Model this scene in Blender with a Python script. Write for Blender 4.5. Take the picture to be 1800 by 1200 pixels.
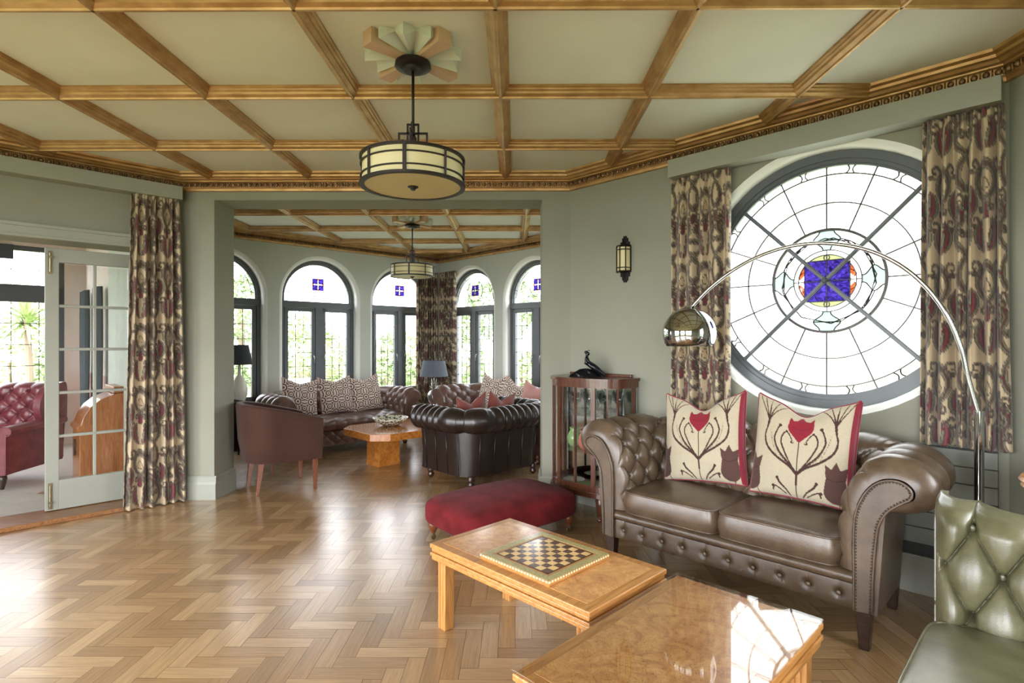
import bpy, bmesh, math, random
import numpy as np
from math import sin, cos, pi, radians, sqrt, atan2, hypot
from mathutils import Vector, Matrix
from mathutils.geometry import tessellate_polygon

for _o in list(bpy.data.objects):
    bpy.data.objects.remove(_o)
SC = bpy.context.scene
COL = SC.collection
random.seed(7)
R2 = sqrt(0.5)

# ------------------------------------------------------------------ camera, daylight, exposure
cam_d = bpy.data.cameras.new('camera')
cam = bpy.data.objects.new('camera', cam_d)
COL.objects.link(cam)
cam.location = (0, 0, 1.35)
cam.rotation_euler = (pi / 2, 0, 0.0059)
cam_d.sensor_width = 36
cam_d.lens = 19.4
cam_d.clip_start = 0.05
SC.camera = cam

SKY_SOUTH = 25.0
SKY_NORTH = 9.0
EXPOSURE = 0.08
w = bpy.data.worlds.new('overcast_sky')
SC.world = w
w.use_nodes = True
_nt = w.node_tree
_bg = _nt.nodes['Background']
_tc = _nt.nodes.new('ShaderNodeTexCoord')
_sx = _nt.nodes.new('ShaderNodeSeparateXYZ')
_cr = _nt.nodes.new('ShaderNodeMapRange')      # sky made brighter behind the camera (south, -Y) to fill the room
_cr.interpolation_type = 'SMOOTHSTEP'
_cr.inputs[1].default_value = -0.65
_cr.inputs[2].default_value = 0.25
_cr.inputs[3].default_value = SKY_SOUTH
_cr.inputs[4].default_value = SKY_NORTH
_nt.links.new(_tc.outputs['Generated'], _sx.inputs[0])
_nt.links.new(_sx.outputs['Y'], _cr.inputs[0])
_nt.links.new(_cr.outputs[0], _bg.inputs['Strength'])
_bg.inputs['Color'].default_value = (0.93, 0.955, 1.0, 1)

SC.view_settings.view_transform = 'Standard'
SC.view_settings.look = 'None'
SC.view_settings.gamma = 1
SC.view_settings.use_curve_mapping = False
SC.view_settings.exposure = EXPOSURE
cy = SC.cycles
cy.max_bounces = 8
cy.diffuse_bounces = 5
cy.glossy_bounces = 3
cy.transmission_bounces = 4
cy.transparent_max_bounces = 12
cy.caustics_reflective = False
cy.caustics_refractive = False
cy.sample_clamp_indirect = 6
cy.use_denoising = True


def portal(loc, direction, sx, sy):
    """light portal filling a window opening, guiding the sky light indoors"""
    d = bpy.data.lights.new('window_portal', 'AREA')
    d.shape = 'RECTANGLE'
    d.size, d.size_y = sx, sy
    d.cycles.is_portal = True
    o = bpy.data.objects.new('window_portal', d)
    COL.objects.link(o)
    o.location = loc
    o.rotation_euler = Vector(direction).to_track_quat('-Z', 'Y').to_euler()


# ------------------------------------------------------------------ materials
def lin(h):
    if isinstance(h, str):
        h = h.lstrip('#')
        c = [int(h[i:i + 2], 16) / 255 for i in (0, 2, 4)]
    else:
        c = [v / 255 for v in h]
    return tuple(v / 12.92 if v <= 0.04045 else ((v + 0.055) / 1.055) ** 2.4 for v in c)


def nmat(name):
    m = bpy.data.materials.new(name)
    m.use_nodes = True
    nt = m.node_tree
    p = nt.nodes.get('Principled BSDF')
    return m, nt, p


def setp(p, **k):
    for a, b in k.items():
        a = a.replace('_', ' ')
        if a in p.inputs:
            p.inputs[a].default_value = b


def mat(name, col, rough=0.5, metal=0.0, spec=0.5, vary=0.0, vscale=8.0, bump=0.0, bscale=60.0, stretch=None, coat=0.0, sheen=0.0, detail=4, col2=None, croough=0.1):
    m, nt, p = nmat(name)
    c = lin(col)
    setp(p, Base_Color=(*c, 1), Roughness=rough, Metallic=metal, Specular_IOR_Level=spec, Coat_Weight=coat, Coat_Roughness=croough, Sheen_Weight=sheen)
    tc = nt.nodes.new('ShaderNodeTexCoord')
    src = tc.outputs['Object']
    if stretch:
        mp = nt.nodes.new('ShaderNodeMapping')
        mp.inputs['Scale'].default_value = stretch
        nt.links.new(src, mp.inputs[0])
        src = mp.outputs[0]
    if vary > 0 or col2:
        n = nt.nodes.new('ShaderNodeTexNoise')
        n.inputs['Scale'].default_value = vscale
        n.inputs['Detail'].default_value = detail
        nt.links.new(src, n.inputs['Vector'])
        r = nt.nodes.new('ShaderNodeValToRGB')
        if col2:
            d = lin(col2)
            e = c
        else:
            e = tuple(min(1, v * (1 + vary)) for v in c)
            d = tuple(v * (1 - vary) for v in c)
        r.color_ramp.elements[0].position = 0.35
        r.color_ramp.elements[1].position = 0.65
        r.color_ramp.elements[0].color = (*d, 1)
        r.color_ramp.elements[1].color = (*e, 1)
        nt.links.new(n.outputs[0], r.inputs[0])
        nt.links.new(r.outputs[0], p.inputs['Base Color'])
    if bump > 0:
        n2 = nt.nodes.new('ShaderNodeTexNoise')
        n2.inputs['Scale'].default_value = bscale
        n2.inputs['Detail'].default_value = 3
        nt.links.new(src, n2.inputs['Vector'])
        b = nt.nodes.new('ShaderNodeBump')
        b.inputs['Strength'].default_value = bump
        b.inputs['Distance'].default_value = 0.01
        nt.links.new(n2.outputs[0], b.inputs['Height'])
        nt.links.new(b.outputs[0], p.inputs['Normal'])
    return m


def vcol_mat(name, rough=0.8, sheen=0.0, bump=0.15, bscale=500, spec=0.3, weave=0.1):
    m, nt, p = nmat(name)
    a = nt.nodes.new('ShaderNodeVertexColor')
    a.layer_name = 'Col'
    n = nt.nodes.new('ShaderNodeTexNoise')
    n.inputs['Scale'].default_value = 90
    tc = nt.nodes.new('ShaderNodeTexCoord')
    nt.links.new(tc.outputs['Object'], n.inputs['Vector'])
    mr = nt.nodes.new('ShaderNodeMapRange')
    mr.inputs[3].default_value = 1 - weave
    mr.inputs[4].default_value = 1 + weave
    nt.links.new(n.outputs[0], mr.inputs[0])
    mx = nt.nodes.new('ShaderNodeVectorMath')
    mx.operation = 'MULTIPLY'
    nt.links.new(a.outputs[0], mx.inputs[0])
    nt.links.new(mr.outputs[0], mx.inputs[1])
    nt.links.new(mx.outputs[0], p.inputs['Base Color'])
    setp(p, Roughness=rough, Sheen_Weight=sheen, Specular_IOR_Level=spec)
    return m


def glass_mat(name, tint=(1, 1, 1), gloss=0.09, wav=0.0, frost=0.0, rough=0.02, mottle=0.0):
    m, nt, p = nmat(name)
    nt.nodes.remove(p)
    out = nt.nodes['Material Output']
    t = nt.nodes.new('ShaderNodeBsdfTransparent')
    t.inputs[0].default_value = (*tint, 1)
    g = nt.nodes.new('ShaderNodeBsdfGlossy')
    g.inputs['Roughness'].default_value = rough
    lw = nt.nodes.new('ShaderNodeLayerWeight')
    lw.inputs['Blend'].default_value = 0.5
    pw = nt.nodes.new('ShaderNodeMath')
    pw.operation = 'POWER'
    pw.inputs[1].default_value = 5
    nt.links.new(lw.outputs['Facing'], pw.inputs[0])
    fr = nt.nodes.new('ShaderNodeMath')
    fr.operation = 'MULTIPLY_ADD'
    fr.inputs[1].default_value = 0.9
    fr.inputs[2].default_value = gloss / 2
    nt.links.new(pw.outputs[0], fr.inputs[0])
    mx = nt.nodes.new('ShaderNodeMixShader')
    nt.links.new(fr.outputs[0], mx.inputs[0])
    last = t
    if frost > 0:
        tl = nt.nodes.new('ShaderNodeBsdfTranslucent')
        tl.inputs[0].default_value = (*tint, 1)
        m2 = nt.nodes.new('ShaderNodeMixShader')
        m2.inputs[0].default_value = frost
        nt.links.new(t.outputs[0], m2.inputs[1])
        nt.links.new(tl.outputs[0], m2.inputs[2])
        last = m2
    nt.links.new(last.outputs[0], mx.inputs[1])
    nt.links.new(g.outputs[0], mx.inputs[2])
    if mottle > 0:
        nn = nt.nodes.new('ShaderNodeTexNoise')
        nn.inputs['Scale'].default_value = 22
        nn.inputs['Detail'].default_value = 4
        nn.inputs['Distortion'].default_value = 2
        t2 = nt.nodes.new('ShaderNodeTexCoord')
        nt.links.new(t2.outputs['Object'], nn.inputs['Vector'])
        rr = nt.nodes.new('ShaderNodeValToRGB')
        rr.color_ramp.elements[0].position = .35
        rr.color_ramp.elements[1].position = .72
        rr.color_ramp.elements[0].color = (*[c * (1 - .3 * mottle) for c in tint], 1)
        rr.color_ramp.elements[1].color = (*[min(1, c * (1 + 1.6 * mottle) + .03 * mottle) for c in tint], 1)
        nt.links.new(nn.outputs[0], rr.inputs[0])
        nt.links.new(rr.outputs[0], t.inputs[0])
        if frost > 0:
            nt.links.new(rr.outputs[0], tl.inputs[0])
    if wav > 0:
        n = nt.nodes.new('ShaderNodeTexNoise')
        n.inputs['Scale'].default_value = 14
        b = nt.nodes.new('ShaderNodeBump')
        b.inputs['Strength'].default_value = wav
        tc = nt.nodes.new('ShaderNodeTexCoord')
        nt.links.new(tc.outputs['Object'], n.inputs['Vector'])
        nt.links.new(n.outputs[0], b.inputs['Height'])
        nt.links.new(b.outputs[0], g.inputs['Normal'])
    nt.links.new(mx.outputs[0], out.inputs[0])
    return m


def wood_mat(name, c1, c2, rough=0.35, coat=0.3, scale=3.0, stretch=(1, 12, 12), warp=2.0, bump=0.03):
    m, nt, p = nmat(name)
    tc = nt.nodes.new('ShaderNodeTexCoord')
    mp = nt.nodes.new('ShaderNodeMapping')
    mp.inputs['Scale'].default_value = stretch
    nt.links.new(tc.outputs['Object'], mp.inputs[0])
    n = nt.nodes.new('ShaderNodeTexNoise')
    n.inputs['Scale'].default_value = scale
    n.inputs['Detail'].default_value = 6
    n.inputs['Distortion'].default_value = warp
    nt.links.new(mp.outputs[0], n.inputs['Vector'])
    r = nt.nodes.new('ShaderNodeValToRGB')
    r.color_ramp.elements[0].position = 0.3
    r.color_ramp.elements[1].position = 0.7
    r.color_ramp.elements[0].color = (*lin(c2), 1)
    r.color_ramp.elements[1].color = (*lin(c1), 1)
    nt.links.new(n.outputs[0], r.inputs[0])
    nt.links.new(r.outputs[0], p.inputs['Base Color'])
    b = nt.nodes.new('ShaderNodeBump')
    b.inputs['Strength'].default_value = bump
    b.inputs['Distance'].default_value = 0.01
    nt.links.new(n.outputs[0], b.inputs['Height'])
    nt.links.new(b.outputs[0], p.inputs['Normal'])
    setp(p, Roughness=rough, Coat_Weight=coat, Coat_Roughness=0.1)
    return m


def leather_mat(name, c1, c2, rough=0.36, coat=0.15):
    m, nt, p = nmat(name)
    tc = nt.nodes.new('ShaderNodeTexCoord')
    n = nt.nodes.new('ShaderNodeTexNoise')
    n.inputs['Scale'].default_value = 9
    n.inputs['Detail'].default_value = 8
    n.inputs['Roughness'].default_value = 0.7
    nt.links.new(tc.outputs['Object'], n.inputs['Vector'])
    r = nt.nodes.new('ShaderNodeValToRGB')
    r.color_ramp.elements[0].position = 0.3
    r.color_ramp.elements[1].position = 0.72
    r.color_ramp.elements[0].color = (*lin(c2), 1)
    r.color_ramp.elements[1].color = (*lin(c1), 1)
    nt.links.new(n.outputs[0], r.inputs[0])
    nt.links.new(r.outputs[0], p.inputs['Base Color'])
    v = nt.nodes.new('ShaderNodeTexVoronoi')
    v.inputs['Scale'].default_value = 260
    nt.links.new(tc.outputs['Object'], v.inputs['Vector'])
    b = nt.nodes.new('ShaderNodeBump')
    b.inputs['Strength'].default_value = 0.12
    b.inputs['Distance'].default_value = 0.002
    nt.links.new(v.outputs[0], b.inputs['Height'])
    nt.links.new(b.outputs[0], p.inputs['Normal'])
    setp(p, Roughness=rough, Coat_Weight=coat, Coat_Roughness=0.25, Specular_IOR_Level=0.5)
    return m


M = {}
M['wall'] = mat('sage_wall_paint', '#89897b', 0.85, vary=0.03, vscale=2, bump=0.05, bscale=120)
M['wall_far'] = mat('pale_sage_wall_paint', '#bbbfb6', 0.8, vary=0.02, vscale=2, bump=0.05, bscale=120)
M['trimpaint'] = mat('sage_satin_paint', '#929489', 0.5, vary=0.02)
M['reveal'] = mat('white_reveal_paint', '#e4e6e2', 0.6)
M['ceil'] = mat('cream_ceiling_paper', '#d9dcd3', 0.8, vary=0.03, vscale=3, bump=0.08, bscale=200)
M['gold'] = mat('gilded_beam_paint', '#c19b68', 0.3, metal=0.5, col2='#a67e4e', vscale=3, stretch=(3, 3, 8), bump=0.2, bscale=90)
M['goldbead'] = mat('aged_gilt_bead', '#8d6a48', 0.4, metal=0.5, col2='#57402c', vscale=30)
M['dark_frame'] = mat('slate_grey_window_frame', '#555a5e', 0.35, vary=0.03)
M['lead'] = mat('dark_lead_came', '#3c3836', 0.4, metal=0.4)
M['glass'] = glass_mat('clear_window_glass')
M['frost'] = glass_mat('obscured_window_glass', (0.97, 0.97, 0.96), frost=0.45)
M['doorglass'] = glass_mat('bevelled_door_glass', (0.93, 0.95, 0.94), wav=0.25)
M['purple'] = glass_mat('purple_stained_glass', (0.085, 0.06, 0.22), frost=0.3, mottle=.75)
M['orange'] = glass_mat('orange_stained_glass', (.26, .035, .008), frost=0.3, mottle=.4)
M['yellow'] = glass_mat('yellow_stained_glass', (.17, .18, .08), frost=0.3)
M['mint'] = glass_mat('mint_stained_glass', (.15, .20, .18), frost=0.3)
M['pinkglass'] = glass_mat('rose_stained_glass', (.2, .1, .08), frost=0.3)
M['creamglass'] = glass_mat('cream_stained_glass', (0.95, 0.88, 0.62), frost=0.3)
M['black'] = mat('black_bronze_metal', '#1d1815', 0.35, metal=0.6)
M['ironwork'] = mat('dark_bronze_ironwork', '#241c18', 0.45, metal=0.4)
M['shade'] = mat('cream_lamp_glass', '#c9bd90', 0.45, spec=0.4)
M['rose'] = mat('ceiling_rose_plaster', '#c6cbc2', 0.6)
M['rosegold'] = mat('ceiling_rose_copper_paint', '#c9a78a', 0.45, metal=0.2)
M['chrome'] = mat('polished_chrome', '#b4b6b8', 0.04, metal=1.0)
M['brass'] = mat('aged_brass', '#8f8468', 0.3, metal=0.9)
M['steel'] = mat('handle_steel', '#a8a8a8', 0.3, metal=0.9)
M['brown'] = leather_mat('taupe_brown_leather', '#625140', '#3f3022', 0.34)
M['brownd'] = leather_mat('dark_brown_leather', '#271b16', '#19100d', 0.35)
M['brownf'] = leather_mat('mid_brown_leather', '#70554a', '#4a332a', 0.36)
M['green'] = leather_mat('olive_green_leather', '#6a674d', '#48452f', 0.32)
M['red'] = leather_mat('oxblood_leather', '#84424a', '#5c242b', 0.34)
M['rail'] = leather_mat('rail_brown_leather', '#54432f', '#3a2b1d', 0.4)
M['darkwood'] = wood_mat('dark_stained_wood', '#3a241a', '#22130d', 0.35)
M['chairwood'] = wood_mat('reddish_chair_wood', '#7a4326', '#54290f', 0.35)
M['velvet'] = mat('burgundy_velvet', '#621d20', 0.9, vary=0.25, vscale=7, sheen=0.03, spec=0.1, detail=6)
M['chairvelvet'] = mat('brown_velvet', '#3c251c', 0.8, vary=0.12, vscale=6, sheen=0.08, spec=0.2)
M['oak'] = wood_mat('golden_oak', '#c08a4c', '#946029', 0.4, 0.2, 3.0, (14, 1.2, 14))
M['oakleg'] = wood_mat('golden_oak_leg', '#c08c50', '#98652e', 0.4, 0.2, 3.0, (14, 14, 1.2))
M['yew'] = wood_mat('yew_table_veneer', '#c8843c', '#9c5a20', 0.2, 0.7, 3.0, (3, 3, 3), 3)
M['walnut'] = wood_mat('walnut_cabinet', '#613824', '#3a1d10', 0.3, 0.4, 4, (10, 10, 1))
M['radio'] = wood_mat('bureau_oak', '#b07040', '#8a4c26', 0.35, 0.3, 4, (10, 10, 1))
M['pinkwall'] = mat('pink_sunroom_plaster', '#d8c9c2', 0.8, vary=0.02)
M['pinkdado'] = mat('salmon_dado_paint', '#cf9c90', 0.7, vary=0.05)
M['tile'] = mat('pale_sunroom_tile', '#cfcdc8', 0.25, vary=0.03)
M['redskirt'] = mat('dark_red_skirting_tile', '#5c3236', 0.4)
M['greycloth'] = mat('slate_grey_lampshade', '#5b626c', 0.8, vary=0.04, vscale=40, bump=0.2, bscale=300)
M['darkcloth'] = mat('charcoal_lampshade', '#33363a', 0.8)
M['silver'] = mat('silvered_lamp_base', '#b5b2ac', 0.25, metal=0.8)
M['bronze'] = mat('black_patinated_bronze', '#14161a', 0.25, metal=0.5)
M['rad'] = mat('grey_painted_boards', '#85877f', 0.6, vary=0.03)
M['gap'] = mat('gap_shade', '#2f2f2f', 0.6)  # dark colour stands in for shade in gaps and fretwork holes
M['outgreen'] = mat('shrub_leaves', '#67794e', 0.7, vary=0.25, vscale=9)
M['outgreen2'] = mat('pale_shrub_leaves', '#879762', 0.7, vary=0.25, vscale=9)
M['lawn'] = mat('mown_lawn', '#77835a', 0.95, vary=0.15, vscale=1.2)
M['paving'] = mat('pale_paving', '#9a968c', 0.9, vary=0.06)
M['bark'] = mat('tree_bark', '#6d5f50', 0.9)
M['whitepaint'] = mat('white_paint', '#e6e6e2', 0.5)
M['bead_dark'] = mat('black_nailhead', '#4a4036', 0.3, metal=0.8)
M['darkgrey_curtain'] = mat('charcoal_curtain_cloth', '#3d444c', 0.8)
M['blind'] = mat('slate_blind', '#4c505a', 0.7)
M['crystal'] = glass_mat('cut_crystal', (0.9, 0.93, 0.93), wav=0.8)
M['mirror'] = mat('cabinet_mirror', '#c4c8c6', 0.05, metal=1.0)
M['china'] = mat('white_china', '#dcd8cc', 0.2)
M['chinagreen'] = mat('green_china', '#7d9a62', 0.2)
M['chinapink'] = mat('rose_china', '#b0685e', 0.2)


# ------------------------------------------------------------------ mesh builder
class MB:
    def __init__(s, T=None):
        s.v = []
        s.f = []
        s.c = []
        s.T = T

    def add(s, vs, fs, col=None):
        n = len(s.v)
        for p in vs:
            p = Vector(p)
            if s.T is not None:
                p = s.T @ p
            s.v.append(tuple(p))
        for f in fs:
            s.f.append(tuple(i + n for i in f))
        if col is not None:
            s.c.extend([col] * len(vs))
        return s

    def box(s, c, d, T=None, col=None, taper=None):
        x, y, z = d[0] / 2, d[1] / 2, d[2] / 2
        t = taper or 1.0
        vs = []
        for k in (-1, 1):
            q = t if k < 0 else 1.0
            for a, b in ((-1, -1), (1, -1), (1, 1), (-1, 1)):
                p = Vector((a * x * q, b * y * q, k * z))
                if T is not None:
                    p = T @ p
                vs.append(p + Vector(c))
        return s.add(vs, [(3, 2, 1, 0), (4, 5, 6, 7), (0, 1, 5, 4), (1, 2, 6, 5), (2, 3, 7, 6), (3, 0, 4, 7)], col)

    def bar(s, a, b, w, h=None, up=(0, 0, 1)):
        a, b = Vector(a), Vector(b)
        h = h or w
        d = (b - a)
        L = d.length
        if L < 1e-6:
            return s
        d.normalize()
        u = Vector(up)
        if abs(d.dot(u)) > 0.98:
            u = Vector((1, 0, 0))
        x = d.cross(u).normalized() * (w / 2)
        y = x.cross(d).normalized() * (h / 2)
        vs = [a - x - y, a + x - y, a + x + y, a - x + y, b - x - y, b + x - y, b + x + y, b - x + y]
        return s.add(vs, [(0, 1, 2, 3), (7, 6, 5, 4), (0, 4, 5, 1), (1, 5, 6, 2), (2, 6, 7, 3), (3, 7, 4, 0)])

    def tube(s, pts, r, n=8, closed=False, caps=True):
        pts = [Vector(p) for p in pts]
        m = len(pts)
        rs = r if isinstance(r, (list, tuple)) else [r] * m
        rings = []
        prev = None
        for i in range(m):
            if closed:
                t = (pts[(i + 1) % m] - pts[i - 1]).normalized()
            else:
                t = (pts[min(i + 1, m - 1)] - pts[max(i - 1, 0)]).normalized()
            if prev is None:
                u = Vector((0, 0, 1)) if abs(t.z) < 0.9 else Vector((1, 0, 0))
                x = t.cross(u).normalized()
            else:
                x = (prev - t * prev.dot(t)).normalized()
            prev = x
            y = t.cross(x)
            rings.append([pts[i] + (x * cos(2 * pi * k / n) + y * sin(2 * pi * k / n)) * rs[i] for k in range(n)])
        vs = [p for ring in rings for p in ring]
        fs = []
        for i in range(m if closed else m - 1):
            j = (i + 1) % m
            for k in range(n):
                l = (k + 1) % n
                fs.append((i * n + k, i * n + l, j * n + l, j * n + k))
        if caps and not closed:
            fs.append(tuple(range(n - 1, -1, -1)))
            fs.append(tuple((m - 1) * n + k for k in range(n)))
        return s.add(vs, fs)

    def lathe(s, prof, c=(0, 0, 0), n=24, axis='z', T=None, cap=True):
        vs = []
        for r, z in prof:
            for k in range(n):
                a = 2 * pi * k / n
                p = Vector((r * cos(a), r * sin(a), z))
                if axis == 'y':
                    p = Vector((p.x, p.z, p.y))
                if T is not None:
                    p = T @ p
                vs.append(p + Vector(c))
        fs = []
        for i in range(len(prof) - 1):
            for k in range(n):
                l = (k + 1) % n
                fs.append((i * n + k, i * n + l, (i + 1) * n + l, (i + 1) * n + k))
        if cap:
            if prof[0][0] > 1e-4:
                fs.append(tuple(range(n - 1, -1, -1)))
            if prof[-1][0] > 1e-4:
                b = (len(prof) - 1) * n
                fs.append(tuple(b + k for k in range(n)))
        return s.add(vs, fs)

    def prism(s, poly, a, b, fn):
        """poly in 2D; fn(p2, t) -> 3D for t=a and t=b"""
        n = len(poly)
        vs = [fn(p, a) for p in poly] + [fn(p, b) for p in poly]
        tris = tessellate_polygon([[Vector((p[0], p[1], 0)) for p in poly]])
        fs = [tuple(t) for t in tris] + [tuple(i + n for i in reversed(t)) for t in tris]
        for i in range(n):
            j = (i + 1) % n
            fs.append((i, j, j + n, i + n))
        return s.add(vs, fs)

    def grid(s, fn, nu, nv, cu=False, cv=False, colfn=None):
        vs = []
        for i in range(nu):
            for j in range(nv):
                vs.append(fn(i / (nu if cu else nu - 1), j / (nv if cv else nv - 1)))
        fs = []
        for i in range(nu if cu else nu - 1):
            for j in range(nv if cv else nv - 1):
                a, b = (i + 1) % nu, (j + 1) % nv
                fs.append((i * nv + j, a * nv + j, a * nv + b, i * nv + b))
        return s.add(vs, fs)

    def sphere(s, c, r, n=12, m=8):
        r = r if isinstance(r, (list, tuple)) else (r, r, r)
        vs = [Vector(c) + Vector((0, 0, -r[2]))]
        for i in range(1, m):
            a = -pi / 2 + pi * i / m
            for k in range(n):
                b = 2 * pi * k / n
                vs.append(Vector(c) + Vector((r[0] * cos(a) * cos(b), r[1] * cos(a) * sin(b), r[2] * sin(a))))
        vs.append(Vector(c) + Vector((0, 0, r[2])))
        fs = []
        for k in range(n):
            l = (k + 1) % n
            fs.append((0, 1 + l, 1 + k))
            e = len(vs) - 1
            b = 1 + (m - 2) * n
            fs.append((e, b + k, b + l))
        for i in range(m - 2):
            for k in range(n):
                l = (k + 1) % n
                fs.append((1 + i * n + k, 1 + i * n + l, 1 + (i + 1) * n + l, 1 + (i + 1) * n + k))
        return s.add(vs, fs)

    def build(s, name, material, parent=None, smooth=False, bevel=0.0, fixn=True, auto=None):
        me = bpy.data.meshes.new(name)
        me.from_pydata(s.v, [], s.f)
        if s.c and len(s.c) == len(s.v):
            ca = me.color_attributes.new('Col', 'FLOAT_COLOR', 'POINT')
            ca.data.foreach_set('color', np.array(s.c, dtype=np.float32).ravel())
        if fixn:
            bm = bmesh.new()
            bm.from_mesh(me)
            bmesh.ops.recalc_face_normals(bm, faces=bm.faces)
            bm.to_mesh(me)
            bm.free()
        if material is not None:
            me.materials.append(material)
        if smooth:
            me.polygons.foreach_set('use_smooth', [True] * len(me.polygons))
        o = bpy.data.objects.new(name, me)
        COL.objects.link(o)
        if parent is not None:
            o.parent = parent
        if bevel > 0:
            b = o.modifiers.new('bevel', 'BEVEL')
            b.width = bevel
            b.segments = 2
            b.limit_method = 'ANGLE'
            b.angle_limit = radians(40)
        if auto is not None:
            me.polygons.foreach_set('use_smooth', [True] * len(me.polygons))
            bm = bmesh.new()
            bm.from_mesh(me)
            for e in bm.edges:
                if len(e.link_faces) == 2 and e.calc_face_angle(0) > radians(auto):
                    e.smooth = False
            bm.to_mesh(me)
            bm.free()
        return o


def np_mesh(name, V, F, material, parent=None, cols=None, smooth=True):
    me = bpy.data.meshes.new(name)
    me.from_pydata(V.tolist(), [], F.tolist())
    if cols is not None:
        ca = me.color_attributes.new('Col', 'FLOAT_COLOR', 'POINT')
        c4 = np.ones((len(V), 4), np.float32)
        c4[:, :3] = cols
        ca.data.foreach_set('color', c4.ravel())
    me.materials.append(material)
    if smooth:
        me.polygons.foreach_set('use_smooth', [True] * len(me.polygons))
    o = bpy.data.objects.new(name, me)
    COL.objects.link(o)
    if parent is not None:
        o.parent = parent
    return o


def grid_faces(nu, nv, off=0):
    i, j = np.meshgrid(np.arange(nu - 1), np.arange(nv - 1), indexing='ij')
    a = (i * nv + j).ravel() + off
    return np.stack([a, a + nv, a + nv + 1, a + 1], 1)


def thing(name, label, cat, loc=(0, 0, 0), rotz=0.0, group=None, rot=None):
    o = bpy.data.objects.new(name, None)
    COL.objects.link(o)
    o.empty_display_size = 0.1
    o.location = loc
    o.rotation_euler = rot if rot else (0, 0, rotz)
    tag(o, label, cat, group)
    return o


def tag(o, label=None, cat=None, group=None, kind=None):
    if label:
        o['label'] = label
    if cat:
        o['category'] = cat
    if group:
        o['group'] = group
    if kind:
        o['kind'] = kind
    return o


def struct(o):
    o['kind'] = 'structure'
    return o


def dup(root, loc, rotz=None, label=None, group=None, rot=None):
    r = root.copy()
    COL.objects.link(r)
    r.location = loc
    if rot:
        r.rotation_euler = rot
    elif rotz is not None:
        r.rotation_euler = (0, 0, rotz)
    if label:
        r['label'] = label
    if group:
        r['group'] = group
    for ch in list(root.children):
        c = ch.copy()
        COL.objects.link(c)
        c.parent = r
        for g in list(ch.children):
            d = g.copy()
            COL.objects.link(d)
            d.parent = c
    return r


def catmull(P, n=8, closed=False):
    P = [Vector(p) for p in P]
    out = []
    m = len(P)
    for i in range(m if closed else m - 1):
        if closed:
            p0, p1, p2, p3 = P[i - 1], P[i], P[(i + 1) % m], P[(i + 2) % m]
        else:
            p0, p1, p2, p3 = P[max(i - 1, 0)], P[i], P[i + 1], P[min(i + 2, m - 1)]
        for k in range(n):
            t = k / n
            out.append(0.5 * ((2 * p1) + (p2 - p0) * t + (2 * p0 - 5 * p1 + 4 * p2 - p3) * t * t + (3 * p1 - p0 - 3 * p2 + p3) * t ** 3))
    if not closed:
        out.append(P[-1])
    return out


def resample(P, n):
    P = np.array([list(p) for p in P], float)
    d = np.r_[0, np.cumsum(np.linalg.norm(np.diff(P, axis=0), axis=1))]
    t = np.linspace(0, d[-1], n)
    return np.stack([np.interp(t, d, P[:, k]) for k in range(P.shape[1])], 1), t
# ------------------------------------------------------------------ the room shell
H_CEIL = 2.77
MAIN = [(-2.85, 4.71), (.47, 4.71), (2.44, 2.74), (2.44, -.58), (.47, -2.55), (-2.85, -2.55), (-4.82, -.58), (-4.82, 2.74)]  # clockwise from above
FAR = [(-3.11, 5.04), (-4.19, 6.12), (-1.24, 9.07), (1.71, 6.12), (.63, 5.04)]


def inset(poly, d, closed=True):
    """offset towards the inside (right-hand side of a clockwise run)"""
    n = len(poly)
    out = []
    for i in range(n):
        a, b, c = Vector(poly[i - 1]), Vector(poly[i]), Vector(poly[(i + 1) % n])
        e1, e2 = (b - a).normalized(), (c - b).normalized()
        n1, n2 = Vector((e1.y, -e1.x)), Vector((e2.y, -e2.x))
        if not closed and i == 0:
            out.append(b + n2 * d)
            continue
        if not closed and i == n - 1:
            out.append(b + n1 * d)
            continue
        k = 1 + n1.dot(n2)
        out.append(b + (n1 + n2) * (d / k))
    return out


def clip_line(poly, axis, val):
    """interval where the line x=val (axis 0) or y=val (axis 1) is inside a convex polygon"""
    hits = []
    n = len(poly)
    for i in range(n):
        a, b = poly[i], poly[(i + 1) % n]
        if (a[axis] - val) * (b[axis] - val) < 0:
            t = (val - a[axis]) / (b[axis] - a[axis])
            hits.append(a[1 - axis] + t * (b[1 - axis] - a[1 - axis]))
    return (min(hits), max(hits)) if len(hits) >= 2 else None


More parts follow.
